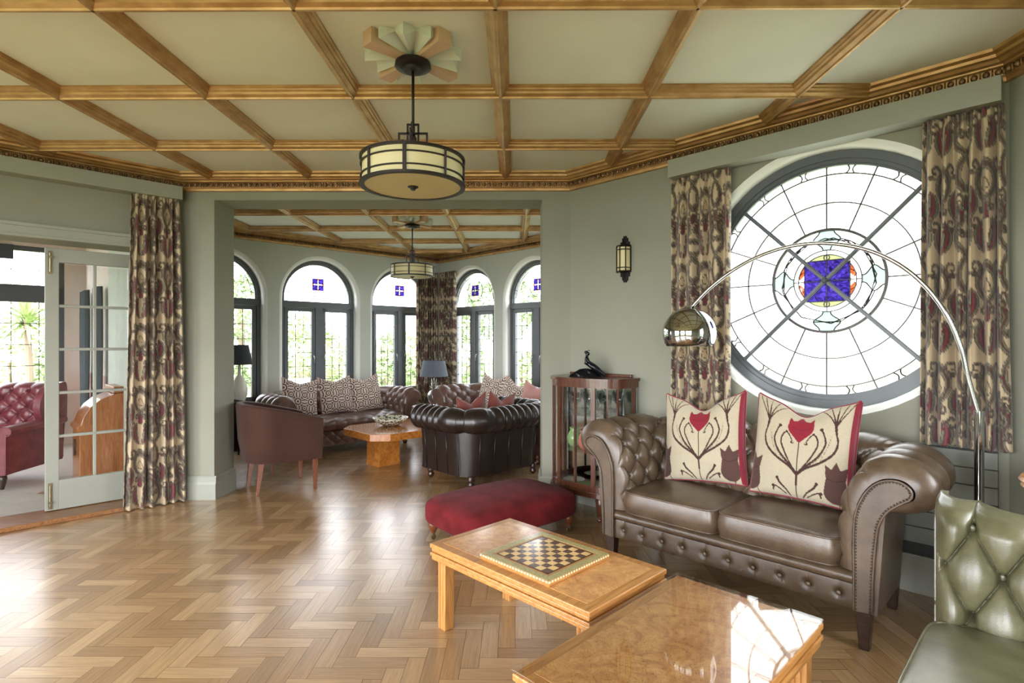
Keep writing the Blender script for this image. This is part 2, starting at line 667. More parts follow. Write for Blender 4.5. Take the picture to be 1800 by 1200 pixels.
def wall_panel(name, p0, p1, thick, holes=(), zt=H_CEIL, m=None, round_r=0.0, z0=0.0, back=None):
    """wall between p0 and p1; its outside lies to the left of p0->p1. holes: list of functions e -> [(s, z)...]"""
    p0, p1 = Vector(p0), Vector(p1)
    d = (p1 - p0)
    L = d.length
    d.normalize()
    nrm = Vector((-d.y, d.x))

    def P(s, t, z):
        q = p0 + d * s + nrm * t
        return (q.x, q.y, z)
    outer = [(0, z0), (L, z0), (L, zt), (0, zt)]
    mb = MB()
    rv = MB()
    for t, e in ((0.0, round_r), (thick, 0.0)):
        loops = [outer] + [h(e) for h in holes]
        pts = [Vector((a, b, 0)) for lp in loops for a, b in lp]
        tris = tessellate_polygon([[Vector((a, b, 0)) for a, b in lp] for lp in loops])
        mb.add([P(q.x, t, q.y) for q in pts], [tuple(x) for x in tris])
    for i in range(4):
        a, b = outer[i], outer[(i + 1) % 4]
        mb.add([P(a[0], 0, a[1]), P(b[0], 0, b[1]), P(b[0], thick, b[1]), P(a[0], thick, a[1])], [(0, 1, 2, 3)])
    for h in holes:
        steps = [(0.0, round_r)]
        if round_r > 0:
            for k in range(1, 6):
                a = pi / 2 * k / 5
                steps.append((round_r * (sin(a)), round_r * (1 - sin(a)) if False else round_r * (1 - sin(a))))
            steps = [(round_r * (1 - cos(pi / 2 * k / 5)), round_r * (1 - sin(pi / 2 * k / 5))) for k in range(6)]
        steps.append((thick, 0.0))
        rings = [[P(a, t, b) for a, b in h(e)] for t, e in steps]
        n = len(rings[0])
        vs = [p for r in rings for p in r]
        fs = []
        for i in range(len(rings) - 1):
            for k in range(n):
                l = (k + 1) % n
                fs.append((i * n + k, i * n + l, (i + 1) * n + l, (i + 1) * n + k))
        rv.add(vs, fs)
    o = struct(mb.build(name, m or M['wall'], fixn=True))
    if holes:
        struct(rv.build('reveal', m if round_r == 0 else M['reveal'], parent=o, auto=40))
    return o, P, L


def rect_hole(s0, s1, z0, z1):
    return lambda e: [(s0 - e, z0 - e if z0 > 0.02 else z0), (s1 + e, z0 - e if z0 > 0.02 else z0), (s1 + e, z1 + e), (s0 - e, z1 + e)]


def arch_hole(sc, hw, z0, zs, n=24):
    def f(e):
        r = hw + e
        pts = [(sc - r, z0 - e), (sc + r, z0 - e)]
        pts += [(sc + r * cos(pi * k / n), zs + r * sin(pi * k / n)) for k in range(n + 1)]
        return pts
    return f


def circ_hole(sc, zc, r0, n=64):
    return lambda e: [(sc + (r0 + e) * cos(2 * pi * k / n), zc + (r0 + e) * sin(2 * pi * k / n)) for k in range(n)]


# --- front wall with the wide opening through to the second room
fw, FP, FL = wall_panel('wall_front', MAIN[0], MAIN[1], 0.33, [rect_hole(.273, 3.079, -.09, 2.559)], m=M['wall'], z0=-.1)
# left door wall (p0 -> p1 with outside on the left: clockwise run)
DW_a, DW_b = MAIN[7], MAIN[0]
DWL = (Vector(DW_b) - Vector(DW_a)).length
dw, DP, _ = wall_panel('wall_door', DW_a, DW_b, 0.30, [rect_hole(DWL - 2.25, DWL - .25, -.09, 2.11)], m=M['wall'], z0=-.1)
# right wall with the round window
RW, RPf, RWL = wall_panel('wall_right', MAIN[1], MAIN[2], 0.30, [circ_hole(1.370 * 1.4142, 1.725, .785)], m=M['wall'], round_r=0.04)
# rest of the octagon, around and behind the camera
wall_panel('wall_east', MAIN[2], MAIN[3], 0.30, [rect_hole(1.05, 2.55, .75, 2.2)], m=M['wall'])
wall_panel('wall_southeast', MAIN[3], MAIN[4], 0.30, m=M['wall'])
wall_panel('wall_south', MAIN[4], MAIN[5], 0.30, [rect_hole(.25, 3.07, .25, 2.45)], m=M['wall'])
wall_panel('wall_southwest', MAIN[5], MAIN[6], 0.30, [rect_hole(.25, 2.5, .25, 2.45)], m=M['wall'])
wall_panel('wall_west', MAIN[6], MAIN[7], 0.30, [rect_hole(.5, 2.8, .25, 2.4)], m=M['wall'])

# --- second room
WZ0, WZS, WHW = .52, 1.944, .534
FL_a, FL_b, FL_c = FAR[1], FAR[2], FAR[3]
L1 = (Vector(FL_b) - Vector(FL_a)).length
cts = [.4935, 1.4385, 2.3735]
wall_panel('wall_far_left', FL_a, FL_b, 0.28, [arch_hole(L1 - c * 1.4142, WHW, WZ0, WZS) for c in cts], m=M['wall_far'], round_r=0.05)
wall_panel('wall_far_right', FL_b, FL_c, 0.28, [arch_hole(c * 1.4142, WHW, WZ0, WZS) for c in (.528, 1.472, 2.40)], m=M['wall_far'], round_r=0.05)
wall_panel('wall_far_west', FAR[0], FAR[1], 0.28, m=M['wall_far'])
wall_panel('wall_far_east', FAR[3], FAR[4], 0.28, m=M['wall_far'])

# --- ceilings
def slab(name, poly, z0, z1, m):
    mb = MB()
    mb.prism(poly, z0, z1, lambda p, t: (p[0], p[1], t))
    return struct(mb.build(name, m))


slab('ceiling', inset(MAIN, -.3), H_CEIL, H_CEIL + .12, M['ceil'])
slab('ceiling', [(p[0], p[1]) for p in inset(FAR, -.27)], H_CEIL + .002, H_CEIL + .11, M['ceil'])

# --- parquet floor
def parquet():
    W, n = 0.076, 4
    V, F, C, U = [], [], [], []
    rnd = random.Random(3)
    fp = Vector
    gap = 0.0007

    def plank(x0, y0, w_, h_):
        cx, cyy = x0 + w_ / 2, y0 + h_ / 2
        if not inside(cx, cyy):
            return
        k = len(V)
        tx, ty = rnd.gauss(0, .0011), rnd.gauss(0, .0011)
        z = rnd.uniform(-.0002, .0002)
        b = rnd.random()
        for px, py in ((x0 + gap, y0 + gap), (x0 + w_ - gap, y0 + gap), (x0 + w_ - gap, y0 + h_ - gap), (x0 + gap, y0 + h_ - gap)):
            V.append((px, py, z + (px - cx) * tx + (py - cyy) * ty))
        F.append((k, k + 1, k + 2, k + 3))
        C.append(b)
        o1, o2 = rnd.uniform(0, 50), rnd.uniform(0, 50)
        if w_ > h_:
            U.extend([(o1, o2), (o1 + w_, o2), (o1 + w_, o2 + h_), (o1, o2 + h_)])
        else:
            U.extend([(o1, o2 + w_), (o1, o2), (o1 + h_, o2), (o1 + h_, o2 + w_)])

    def inside(x, y):
        if y < 4.87:
            if y < -2.6 or abs(x + 1.19) > 3.7:
                return False
            return abs(x + 1.19) + abs(y - 1.08) < 5.42
        return y - 9.2 < -abs(x + 1.24) + 0.05 and abs(x + 1.24) < 3.1
    i0, i1 = int(-5 / W), int(2.8 / W)
    j0, j1 = int(-2.8 / W), int(9.4 / W)
    for a in range(i0 - 4, i1):
        for b in range(j0 - 4, j1):
            r = (a - b) % (2 * n)
            if r == 0:
                plank(a * W, b * W, n * W, W)
            elif r == 2 * n - 1:
                plank(a * W, b * W, W, n * W)
    me = bpy.data.meshes.new('parquet_blocks')
    me.from_pydata(V, [], F)
    ca = me.color_attributes.new('Tone', 'FLOAT_COLOR', 'CORNER')
    arr = np.ones((len(F) * 4, 4), np.float32)
    cc = np.repeat(np.array(C, np.float32), 4)
    arr[:, 0] = cc
    arr[:, 1] = (cc * 7.31) % 1
    arr[:, 2] = (cc * 31.7) % 1
    ca.data.foreach_set('color', arr.ravel())
    uv = me.uv_layers.new(name='grain')
    uv.data.foreach_set('uv', np.array(U, np.float32).ravel())
    m, nt, p = nmat('oak_parquet')
    vc = nt.nodes.new('ShaderNodeVertexColor')
    vc.layer_name = 'Tone'
    sp = nt.nodes.new('ShaderNodeSeparateColor')
    nt.links.new(vc.outputs[0], sp.inputs[0])
    ramp = nt.nodes.new('ShaderNodeValToRGB')
    e = ramp.color_ramp.elements
    e[0].position, e[1].position = 0.0, 1.0
    e[0].color = (*lin('#90704d'), 1)
    e[1].color = (*lin('#b99870'), 1)
    e2 = ramp.color_ramp.elements.new(0.5)
    e2.color = (*lin('#a5825a'), 1)
    nt.links.new(sp.outputs[0], ramp.inputs[0])
    um = nt.nodes.new('ShaderNodeUVMap')
    um.uv_map = 'grain'
    mp = nt.nodes.new('ShaderNodeMapping')
    mp.inputs['Scale'].default_value = (4, 70, 1)
    nt.links.new(um.outputs[0], mp.inputs[0])
    n1 = nt.nodes.new('ShaderNodeTexNoise')
    n1.inputs['Scale'].default_value = 1.4
    n1.inputs['Detail'].default_value = 5
    n1.inputs['Distortion'].default_value = 0.8
    nt.links.new(mp.outputs[0], n1.inputs['Vector'])
    mr = nt.nodes.new('ShaderNodeMapRange')
    mr.inputs[1].default_value = .3
    mr.inputs[2].default_value = .7
    mr.inputs[3].default_value = .78
    mr.inputs[4].default_value = 1.12
    nt.links.new(n1.outputs[0], mr.inputs[0])
    mul = nt.nodes.new('ShaderNodeVectorMath')
    mul.operation = 'MULTIPLY'
    nt.links.new(ramp.outputs[0], mul.inputs[0])
    nt.links.new(mr.outputs[0], mul.inputs[1])
    nt.links.new(mul.outputs[0], p.inputs['Base Color'])
    tc = nt.nodes.new('ShaderNodeTexCoord')
    n2 = nt.nodes.new('ShaderNodeTexNoise')
    n2.inputs['Scale'].default_value = 2.2
    n2.inputs['Detail'].default_value = 5
    nt.links.new(tc.outputs['Object'], n2.inputs['Vector'])
    m2 = nt.nodes.new('ShaderNodeMapRange')
    m2.inputs[3].default_value = .24
    m2.inputs[4].default_value = .40
    nt.links.new(n2.outputs[0], m2.inputs[0])
    nt.links.new(m2.outputs[0], p.inputs['Roughness'])
    bp = nt.nodes.new('ShaderNodeBump')
    bp.inputs['Strength'].default_value = .09
    bp.inputs['Distance'].default_value = .01
    n3 = nt.nodes.new('ShaderNodeTexNoise')
    n3.inputs['Scale'].default_value = 14
    nt.links.new(tc.outputs['Object'], n3.inputs['Vector'])
    nt.links.new(n3.outputs[0], bp.inputs['Height'])
    nt.links.new(bp.outputs[0], p.inputs['Normal'])
    setp(p, Specular_IOR_Level=0.55, Coat_Weight=.8, Coat_Roughness=.24, Coat_IOR=1.65)
    me.materials.append(m)
    return me


fl = bpy.data.objects.new('floor', parquet())
COL.objects.link(fl)
struct(fl)
sub = MB()
sub.prism(inset(MAIN, -.3), -.12, -.0022, lambda p, t: (p[0], p[1], t))
sub.prism([(p[0], p[1]) for p in inset(FAR, -.27)], -.12, -.0022, lambda p, t: (p[0], p[1], t))
struct(sub.build('parquet_bed', mat('parquet_bed', '#2b1a0e', .8), parent=fl))

# --- gilded beams
BH = .060
SEC = [(.050, 0), (.050, -.010), (.041, -.016), (.040, -.024), (.030, -.030), (.028, -.042), (.010, -.052), (.006, -.060)]
SECF = SEC + [(-a, b) for a, b in reversed(SEC)]


def beam(axis, val, lo, hi, idx):
    mb = MB()
    ns = len(SECF)
    vs = []
    for e in (lo, hi):
        for a, z in SECF:
            vs.append((val + a, e, H_CEIL + z) if axis == 0 else (e, val + a, H_CEIL + z))
    fs = [(i, (i + 1) % ns, (i + 1) % ns + ns, i + ns) for i in range(ns)]
    mb.add(vs, fs + [tuple(range(ns)), tuple(range(ns, 2 * ns))])
    return struct(mb.build('trim_%d' % idx, M['gold']))


TI = 1
mi = [tuple(p) for p in inset(MAIN, .09)]
fi = [tuple(p) for p in inset(FAR, .09)]
for poly, x0, y0, s_ in ((mi, -.0816, 2.265, .8297), (fi, .12, 5.956, .855)):
    for axis, o0 in ((0, x0), (1, y0)):
        for k in range(-9, 10):
            v = o0 + k * s_
            r = clip_line(poly, axis, v)
            if r and r[1] - r[0] > .25:
                beam(axis, v, r[0], r[1], TI)
                TI += 1

# --- cornice with its carved bead
CPROF = [(0.0, 2.63), (.022, 2.632), (.026, 2.648), (.032, 2.655), (.030, 2.662), (.030, 2.700), (.046, 2.705), (.050, 2.712), (.072, 2.716), (.084, 2.728), (.100, 2.734), (.104, 2.748), (.125, 2.756), (.130, 2.770), (0.0, 2.770)]


def cornice(poly, idx, closed=True, skip=()):
    n = len(poly)
    rings = [inset(poly, d) for d, z in CPROF]
    mb = MB()
    bd = MB()
    for i in range(n):
        if i in skip:
            continue
        j = (i + 1) % n
        k = len(CPROF)
        vs = [(rings[q][i].x, rings[q][i].y, CPROF[q][1]) for q in range(k)] + [(rings[q][j].x, rings[q][j].y, CPROF[q][1]) for q in range(k)]
        mb.add(vs, [(q, (q + 1) % k, (q + 1) % k + k, q + k) for q in range(k)])
        bp = inset(poly, .034)
        a, b = bp[i], bp[j]
        L = (b - a).length
        dd = (b - a).normalized()
        nb = int(L / .046)
        ang = atan2(dd.y, dd.x)
        Rz = Matrix.Rotation(ang, 4, 'Z')
        for q in range(nb):
            c = a + dd * ((q + .5) * L / nb)
            bd.T = Matrix.Translation((c.x, c.y, 2.681)) @ Rz
            bd.sphere((0, 0, 0), (.015, .014, .018), 8, 6)
            c2 = a + dd * (q * L / nb)
            bd.T = Matrix.Translation((c2.x, c2.y, 2.681)) @ Rz
            bd.box((0, 0, 0), (.005, .018, .034))
    o = struct(mb.build('trim_%d' % idx, M['gold']))
    struct(bd.build('bead', M['goldbead'], parent=o, smooth=True))
    return o


cornice(MAIN, TI); TI += 1
cornice(FAR, TI); TI += 1

# --- skirting boards
def skirting(a, b, name, m):
    a, b = Vector(a), Vector(b)
    d = (b - a).normalized()
    n = Vector((d.y, -d.x))
    prof = [(0, 0), (.022, 0), (.022, .13), (.016, .15), (.014, .185), (.006, .20), (0, .20)]
    mb = MB()
    k = len(prof)
    vs = []
    for p in (a, b):
        for t, z in prof:
            q = p + n * t
            vs.append((q.x, q.y, z))
    mb.add(vs, [(q, (q + 1) % k, (q + 1) % k + k, q + k) for q in range(k)] + [tuple(range(k)), tuple(range(k, 2 * k))])
    return struct(mb.build(name, m))


def lerp2(a, b, s):
    a, b = Vector(a), Vector(b)
    return a + (b - a).normalized() * s


skirting(MAIN[0], (-2.577 + .022, 4.71), 'baseboard_front', M['trimpaint'])
skirting((-2.577, 4.71), (-2.577, 5.04), 'baseboard_jamb', M['trimpaint'])
skirting((.229, 5.04), (.229, 4.71), 'baseboard_jamb', M['trimpaint'])
skirting((.229 - .022, 4.71), MAIN[1], 'baseboard_front', M['trimpaint'])
skirting(MAIN[1], MAIN[2], 'baseboard_right', M['trimpaint'])
skirting(MAIN[2], MAIN[3], 'baseboard_east', M['trimpaint'])
skirting(lerp2(MAIN[0], MAIN[7], .18), MAIN[0], 'baseboard_door', M['trimpaint'])
for i, nm in ((3, 'southeast'), (4, 'south'), (5, 'southwest'), (6, 'west')):
    skirting(MAIN[i], MAIN[(i + 1) % 8], 'baseboard_' + nm, M['trimpaint'])
for i, nm in ((0, 'far_west'), (1, 'far_left'), (2, 'far_right'), (3, 'far_east')):
    skirting(FAR[i], FAR[i + 1], 'baseboard_' + nm, M['trimpaint'])

# --- boarded panel under the round window, pelmets, door architrave
def frame_box(P, s0, s1, t0, t1, z0, z1, mb):
    vs = [P(s0, t0, z0), P(s1, t0, z0), P(s1, t1, z0), P(s0, t1, z0), P(s0, t0, z1), P(s1, t0, z1), P(s1, t1, z1), P(s0, t1, z1)]
    mb.add(vs, [(0, 1, 2, 3), (4, 5, 6, 7), (0, 1, 5, 4), (1, 2, 6, 5), (2, 3, 7, 6), (3, 0, 4, 7)])
    return mb


mb = MB()
z = .27
while z < .79:
    z1 = min(z + .088, .80)
    frame_box(RPf, 1.0, RWL - .04, -.035, -.001, z, z1 - .004, mb)
    z = z1
bo = struct(mb.build('trim_%d' % TI, M['rad'], bevel=.003)); TI += 1
struct(frame_box(RPf, 1.0, RWL - .04, -.012, -.001, .205, .80, MB()).build('backing', M['gap'], parent=bo))  # dark sheet behind the boards, coloured as the shade in their gaps
sk = MB()
frame_box(RPf, 1.0, RWL - .04, -.045, -.023, 0, .205, sk)
struct(sk.build('plinth', M['trimpaint'], parent=bo, bevel=.004))

pel = MB()
frame_box(RPf, .70 * 1.4142, 1.97 * 1.4142 - .02, -.13, -.005, 2.51, 2.634, pel)
pr = pel.build('curtain_pelmet', M['trimpaint'], bevel=.003)
tag(pr, 'long sage painted pelmet above the round window', 'pelmet')
pel = MB()
frame_box(DP, .2, DWL - .03, -.13, -.005, 2.535, 2.645, pel)
pl = pel.build('curtain_pelmet', M['trimpaint'], bevel=.003)
tag(pl, 'sage painted pelmet above the glazed doors', 'pelmet')

arc = MB()
frame_box(DP, DWL - 2.37, DWL - .13, -.03, -.001, 2.11, 2.20, arc)
frame_box(DP, DWL - 2.37, DWL - .13, -.045, -.001, 2.185, 2.21, arc)
frame_box(DP, DWL - 2.37, DWL - .13, -.038, -.001, 2.125, 2.135, arc)
frame_box(DP, DWL - .25, DWL - .15, -.03, -.001, 0, 2.11, arc)
frame_box(DP, DWL - 2.35, DWL - 2.25, -.03, -.001, 0, 2.11, arc)
struct(arc.build('trim_%d' % TI, M['trimpaint'], bevel=.003)); TI += 1
th = MB()
frame_box(DP, DWL - 2.25, DWL - .25, -.06, .30, 0.0, .035, th)
struct(th.build('trim_%d' % TI, wood_mat('oak_threshold', '#96673c', '#6d4524', .4), bevel=.006)); TI += 1

# --- arched windows of the second room
def ringband(mb, arc_fn, r0, r1, d0, d1, a0, a1, n=32, zc=0, uc=0):
    vs = []
    for k in range(n + 1):
        a = a0 + (a1 - a0) * k / n
        for r, d in ((r0, d0), (r1, d0), (r1, d1), (r0, d1)):
            vs.append((uc + r * cos(a), d, zc + r * sin(a)))
    fs = []
    full = abs(a1 - a0 - 2 * pi) < 1e-4
    for k in range(n):
        for q in range(4):
            fs.append((k * 4 + q, k * 4 + (q + 1) % 4, (k + 1) * 4 + (q + 1) % 4, (k + 1) * 4 + q))
    if not full:
        fs += [(0, 1, 2, 3), (n * 4, n * 4 + 1, n * 4 + 2, n * 4 + 3)]
    mb.add(vs, fs)
    return mb


def disc(mb, r, y, n=48, uc=0, zc=0, a0=0, a1=2 * pi):
    vs = [(uc, y, zc)] + [(uc + r * cos(a0 + (a1 - a0) * k / n), y, zc + r * sin(a0 + (a1 - a0) * k / n)) for k in range(n + 1)]
    return mb.add(vs, [(0, k, k + 1) for k in range(1, n + 1)])


WI = 1


def arch_window():
    """local: x along wall, y outward depth, z up; origin at floor under the window centre"""
    global WI
    root = bpy.data.objects.new('window_%d' % WI, None)
    COL.objects.link(root)
    struct(root)
    WI += 1
    f = MB()
    hw, zs, z0 = WHW, WZS, WZ0
    for w0, d0, d1 in ((.048, .0, .07), (.062, .02, .06)):
        ringband(f, None, hw - w0, hw, d0, d1, 0, pi, zc=zs)
        for sx in (-1, 1):
            f.box((sx * (hw - w0 / 2), (d0 + d1) / 2, (zs + z0) / 2), (w0, d1 - d0, zs - z0))
    f.box((0, .035, z0 + .03), (2 * hw, .07, .06))
    f.box((0, .03, zs - .085), (2 * hw, .08, .085))
    f.box((0, .028, (zs - .12 + z0) / 2), (.10, .08, zs - .12 - z0))
    struct(f.build('frame', M['dark_frame'], root, bevel=.004))
    zt = zs - .13
    for sx in (-1, 1):
        c = MB()
        x0, x1 = .05, hw - .055
        zb = z0 + .06
        for a, b, e in ((x0, x0 + .052, 0), (x1 - .052, x1, 0)):
            c.box((sx * (a + b) / 2, .022, (zb + zt) / 2), (b - a, .05, zt - zb))
        c.box((sx * (x0 + x1) / 2, .022, zt - .026), (x1 - x0, .05, .052))
        c.box((sx * (x0 + x1) / 2, .022, zb + .03), (x1 - x0, .05, .06))
        cs = struct(c.build('casement', M['dark_frame'], root, bevel=.004))
        g = MB()
        gx0, gx1 = x0 + .052, x1 - .052
        g.box((sx * (gx0 + gx1) / 2, .03, (zb + zt) / 2), (gx1 - gx0, .004, zt - zb - .1))
        struct(g.build('pane', M['glass'], cs))
        l = MB()
        for q in (1, 2):
            xx = sx * (gx0 + (gx1 - gx0) * q / 3)
            l.box((xx, .024, (zb + zt) / 2), (.007, .006, zt - zb - .1))
        nz = 6
        for q in range(1, nz):
            l.box((sx * (gx0 + gx1) / 2, .024, zb + .05 + (zt - zb - .1) * q / nz), (gx1 - gx0, .006, .007))
        struct(l.build('lead_grid', M['lead'], cs))
        h = MB()
        hx = sx * (x0 + .026)
        h.box((hx, -.008, 1.14), (.018, .012, .05))
        h.tube([(hx, -.012, 1.15), (hx, -.035, 1.15), (hx, -.04, 1.13), (hx, -.04, 1.05)], .006, 6)
        struct(h.build('handle', M['steel'], cs, smooth=True))
    # stained half-round light
    g = MB()
    disc(g, hw - .055, .03, 32, 0, zs - .04 + .0, 0, pi)
    gs = struct(g.build('fanlight', M['glass'], root))
    l = MB()
    zc = zs + .20
    R = hw - .055
    ringband(l, None, R - .056, R - .048, .018, .026, .1, pi - .1, 28, zs)
    l.box((0, .022, zs + .035), (2 * R - .03, .006, .005))
    for a in (18, 36, 58, 90, 122, 144, 162):
        a = radians(a)
        l.bar(((R - .052) * cos(a), .022, zs + (R - .052) * sin(a)), (R * cos(a), .022, zs + R * sin(a)), .006, .005)
    for x in (-.18, .18):
        l.box((x, .022, zs + .0), (.005, .006, .07))
    ringband(l, None, .164, .172, .018, .026, 0, 2 * pi, 32, zc)
    for sx in (-1, 1):
        l.box((sx * .26, .022, zc + .04), (.15, .006, .005))
        l.box((sx * .26, .022, zc - .035), (.15, .006, .005))
        l.box((sx * .187, .022, zc), (.005, .006, .075))
        l.box((sx * .333, .022, zc), (.005, .006, .075))
    ringband(l, None, .028, .032, .018, .026, 0, 2 * pi, 16, zc)
    struct(l.build('lead_tracery', M['lead'], gs))
    p = MB()
    for ax, az in ((-.036, .036), (.036, .036), (-.036, -.036), (.036, -.036)):
        p.box((ax * 1.25, .021, zc + az * 1.25), (.078, .005, .078))
    struct(p.build('purple_quarry', M['purple'], gs))
    p = MB()
    for a in (0, pi / 2, pi, 3 * pi / 2):
        p.add([(.092 * cos(a), .020, zc + .092 * sin(a)), (.07 * cos(a + .5), .020, zc + .07 * sin(a + .5)), (.07 * cos(a - .5), .020, zc + .07 * sin(a - .5))], [(0, 1, 2)])
    struct(p.build('amber_quarry', M['orange'], gs))
    return root


def place_on(root, P, s, t, z=0.0, p0=None, p1=None):
    d = (Vector(p1) - Vector(p0)).normalized()
    q = Vector(p0) + d * s + Vector((-d.y, d.x)) * t
    root.location = (q.x, q.y, z)
    root.rotation_euler = (0, 0, atan2(d.y, d.x))
    return root


aw = arch_window()
spots = [(FL_a, FL_b, L1 - c * 1.4142) for c in cts] + [(FL_b, FL_c, c * 1.4142) for c in (.528, 1.472, 2.40)]
for i, (a, b, s_) in enumerate(spots):
    r = aw if i == 0 else dup(aw, (0, 0, 0))
    r.name = 'window_%d' % (i + 1)
    place_on(r, None, s_, .10, 0, a, b)
    d = (Vector(b) - Vector(a)).normalized()
    nrm = Vector((-d.y, d.x))
    q = Vector(a) + d * s_ + nrm * .22
    portal((q.x, q.y, 1.5), (-nrm.x, -nrm.y, 0), 1.06, 1.96)
WI = 7

# --- the round stained-glass window
def round_window():
    root = bpy.data.objects.new('window_7', None)
    COL.objects.link(root)
    struct(root)
    f = MB()
    for r0, r1, d0, d1 in ((.735, .785, -.0, .06), (.712, .745, .012, .06), (.70, .72, .025, .06)):
        ringband(f, None, r0, r1, d0, d1, 0, 2 * pi, 96)
    struct(f.build('frame', M['dark_frame'], root, auto=40))
    g = MB()
    disc(g, .705, .045, 96)
    gl = struct(g.build('obscured_glass', M['frost'], root))
    l = MB()

    def ring(r, wd, hh=.01):
        ringband(l, None, r - wd / 2, r + wd / 2, .045 - hh, .045 + .004, 0, 2 * pi, 80)
    ring(.653, .007); ring(.48, .007); ring(.316, .016, .014); ring(.19, .006); ring(.162, .005)
    for k in range(16):
        a = 2 * pi * k / 16
        if k % 4 == 2:
            continue
        l.bar((.316 * cos(a), .041, .316 * sin(a)), (.70 * cos(a), .041, .70 * sin(a)), .008, .010, up=(0, 1, 0))
    for k in range(16):
        a0 = 2 * pi * (k + .5) / 16
        for sg in (-1, 1):
            pts = []
            for q in range(9):
                t = q / 8
                r = .653 + (.705 - .653) * t
                bow = .035 - .022 * sin(pi * t)
                a = a0 + sg * bow
                pts.append((r * cos(a), .041, r * sin(a)))
            l.tube(pts, .0045, 5)
    # curved star arms between the inner rings
    for k in range(4):
        a0 = k * pi / 2
        for sg in (-1, 1):
            pts = []
            for q in range(13):
                t = q / 12
                r = .19 + .126 * t
                off = .022 + .055 * max(0, sin(pi * (t))) ** 3
                if t > .5:
                    off = .040 + (.077 - .040) * max(0, sin(pi * t)) ** 3
                pts.append((r * cos(a0) - sg * off * sin(a0), .041, r * sin(a0) + sg * off * cos(a0)))
            l.tube(pts, .004, 6)
            apex = pts[6]
            a_s = atan2(apex[2], apex[0])
            rr = hypot(apex[0], apex[2])
            tgt = a0 + sg * pi / 4
            l.tube([(rr * cos(a_s + (tgt - a_s) * q / 10), .041, rr * sin(a_s + (tgt - a_s) * q / 10)) for q in range(11)], .0035, 6)
    h = .127
    l.box((0, .041, 0), (.006, .008, .38))
    l.box((0, .041, 0), (.38, .008, .006))
    for x in (-h, h):
        l.box((x, .041, 0), (.006, .008, 2 * h))
        l.box((0, .041, x), (2 * h, .008, .006))
    for zc in (-1, 1):
        ringband(l, None, .014, .018, .036, .048, 0, 2 * pi, 16, zc * .144, 0)
    for sx in (-1, 1):
        for sz in (-1, 1):
            l.tube([(sx * (.127 + .035 * sin(pi * q / 8)), .041, sz * (.0 + .06 * q / 8 + .004)) for q in range(9)], .0025, 5)
    struct(l.build('lead_tracery', M['lead'], gl, auto=50))
    p = MB()
    for a, b in ((-1, -1), (-1, 1), (1, -1), (1, 1)):
        p.box((a * h / 2, .038, b * h / 2), (h - .004, .004, h - .004))
    struct(p.build('purple_quarry', M['purple'], gl))

    def segment(a_mid, r, cut, y):
        half = math.acos(min(1, cut / r))
        pts = [(r * cos(a_mid + half * (2 * k / 16 - 1)), y, r * sin(a_mid + half * (2 * k / 16 - 1))) for k in range(17)]
        return pts
    p = MB()
    for a in (pi / 2, -pi / 2):
        s_ = segment(a, .160, h, .038)
        p.add(s_, [tuple(range(len(s_)))])
    struct(p.build('yellow_quarry', M['yellow'], gl))
    p = MB()
    for a in (0, pi):
        sgn = 1 if a == 0 else -1
        for sz in (-1, 1):
            pts = []
            for q in range(10):
                t = q / 9
                b = .12 + t * .62
                pts.append((sgn * .160 * cos(b), .038, sz * .160 * sin(b)))
            for q in range(9, -1, -1):
                t = q / 9
                b = .12 + t * .62
                rr = .160 - .030 * sin(pi * (.1 + .8 * t))
                pts.append((sgn * max(h, rr * cos(b)), .038, sz * rr * sin(b)))
            p.add(pts, [tuple(range(len(pts)))])
    struct(p.build('orange_quarry', M['orange'], gl))
    p = MB()
    for k in range(4):
        a0 = k * pi / 2
        pts = []
        for sg in (1, -1):
            seq = range(13) if sg == 1 else range(12, -1, -1)
            for q in seq:
                t = q / 12
                r = .192 + .120 * t
                off = .020 + (.055 if t <= .5 else .037) * max(0, sin(pi * t)) ** 3 + (.0 if t <= .5 else .018)
                pts.append((r * cos(a0) - sg * off * sin(a0), .0385, r * sin(a0) + sg * off * cos(a0)))
        p.add(pts, [tuple(range(len(pts)))])
    struct(p.build('mint_quarry', M['mint'], gl))
    b = MB()
    for a, w_ in ((pi / 4, .030), (3 * pi / 4, .022)):
        b.bar((-.70 * cos(a), .018, -.70 * sin(a)), (.70 * cos(a), .018, .70 * sin(a)), .024, w_ * .6, up=(0, 1, 0))
        b.bar((-.70 * cos(a), .006, -.70 * sin(a)), (.70 * cos(a), .006, .70 * sin(a)), .012, .010, up=(0, 1, 0))
    b.sphere((0, -.004, 0), .018, 10, 8)
    struct(b.build('cross_bar', M['dark_frame'], root))
    return root


rw = round_window()
place_on(rw, None, 1.370 * 1.4142, .085, 1.725, MAIN[1], MAIN[2])
portal((.47 + 1.370 + .16, 4.71 - 1.370 + .16, 1.725), (-1, -1, 0), 1.5, 1.5)


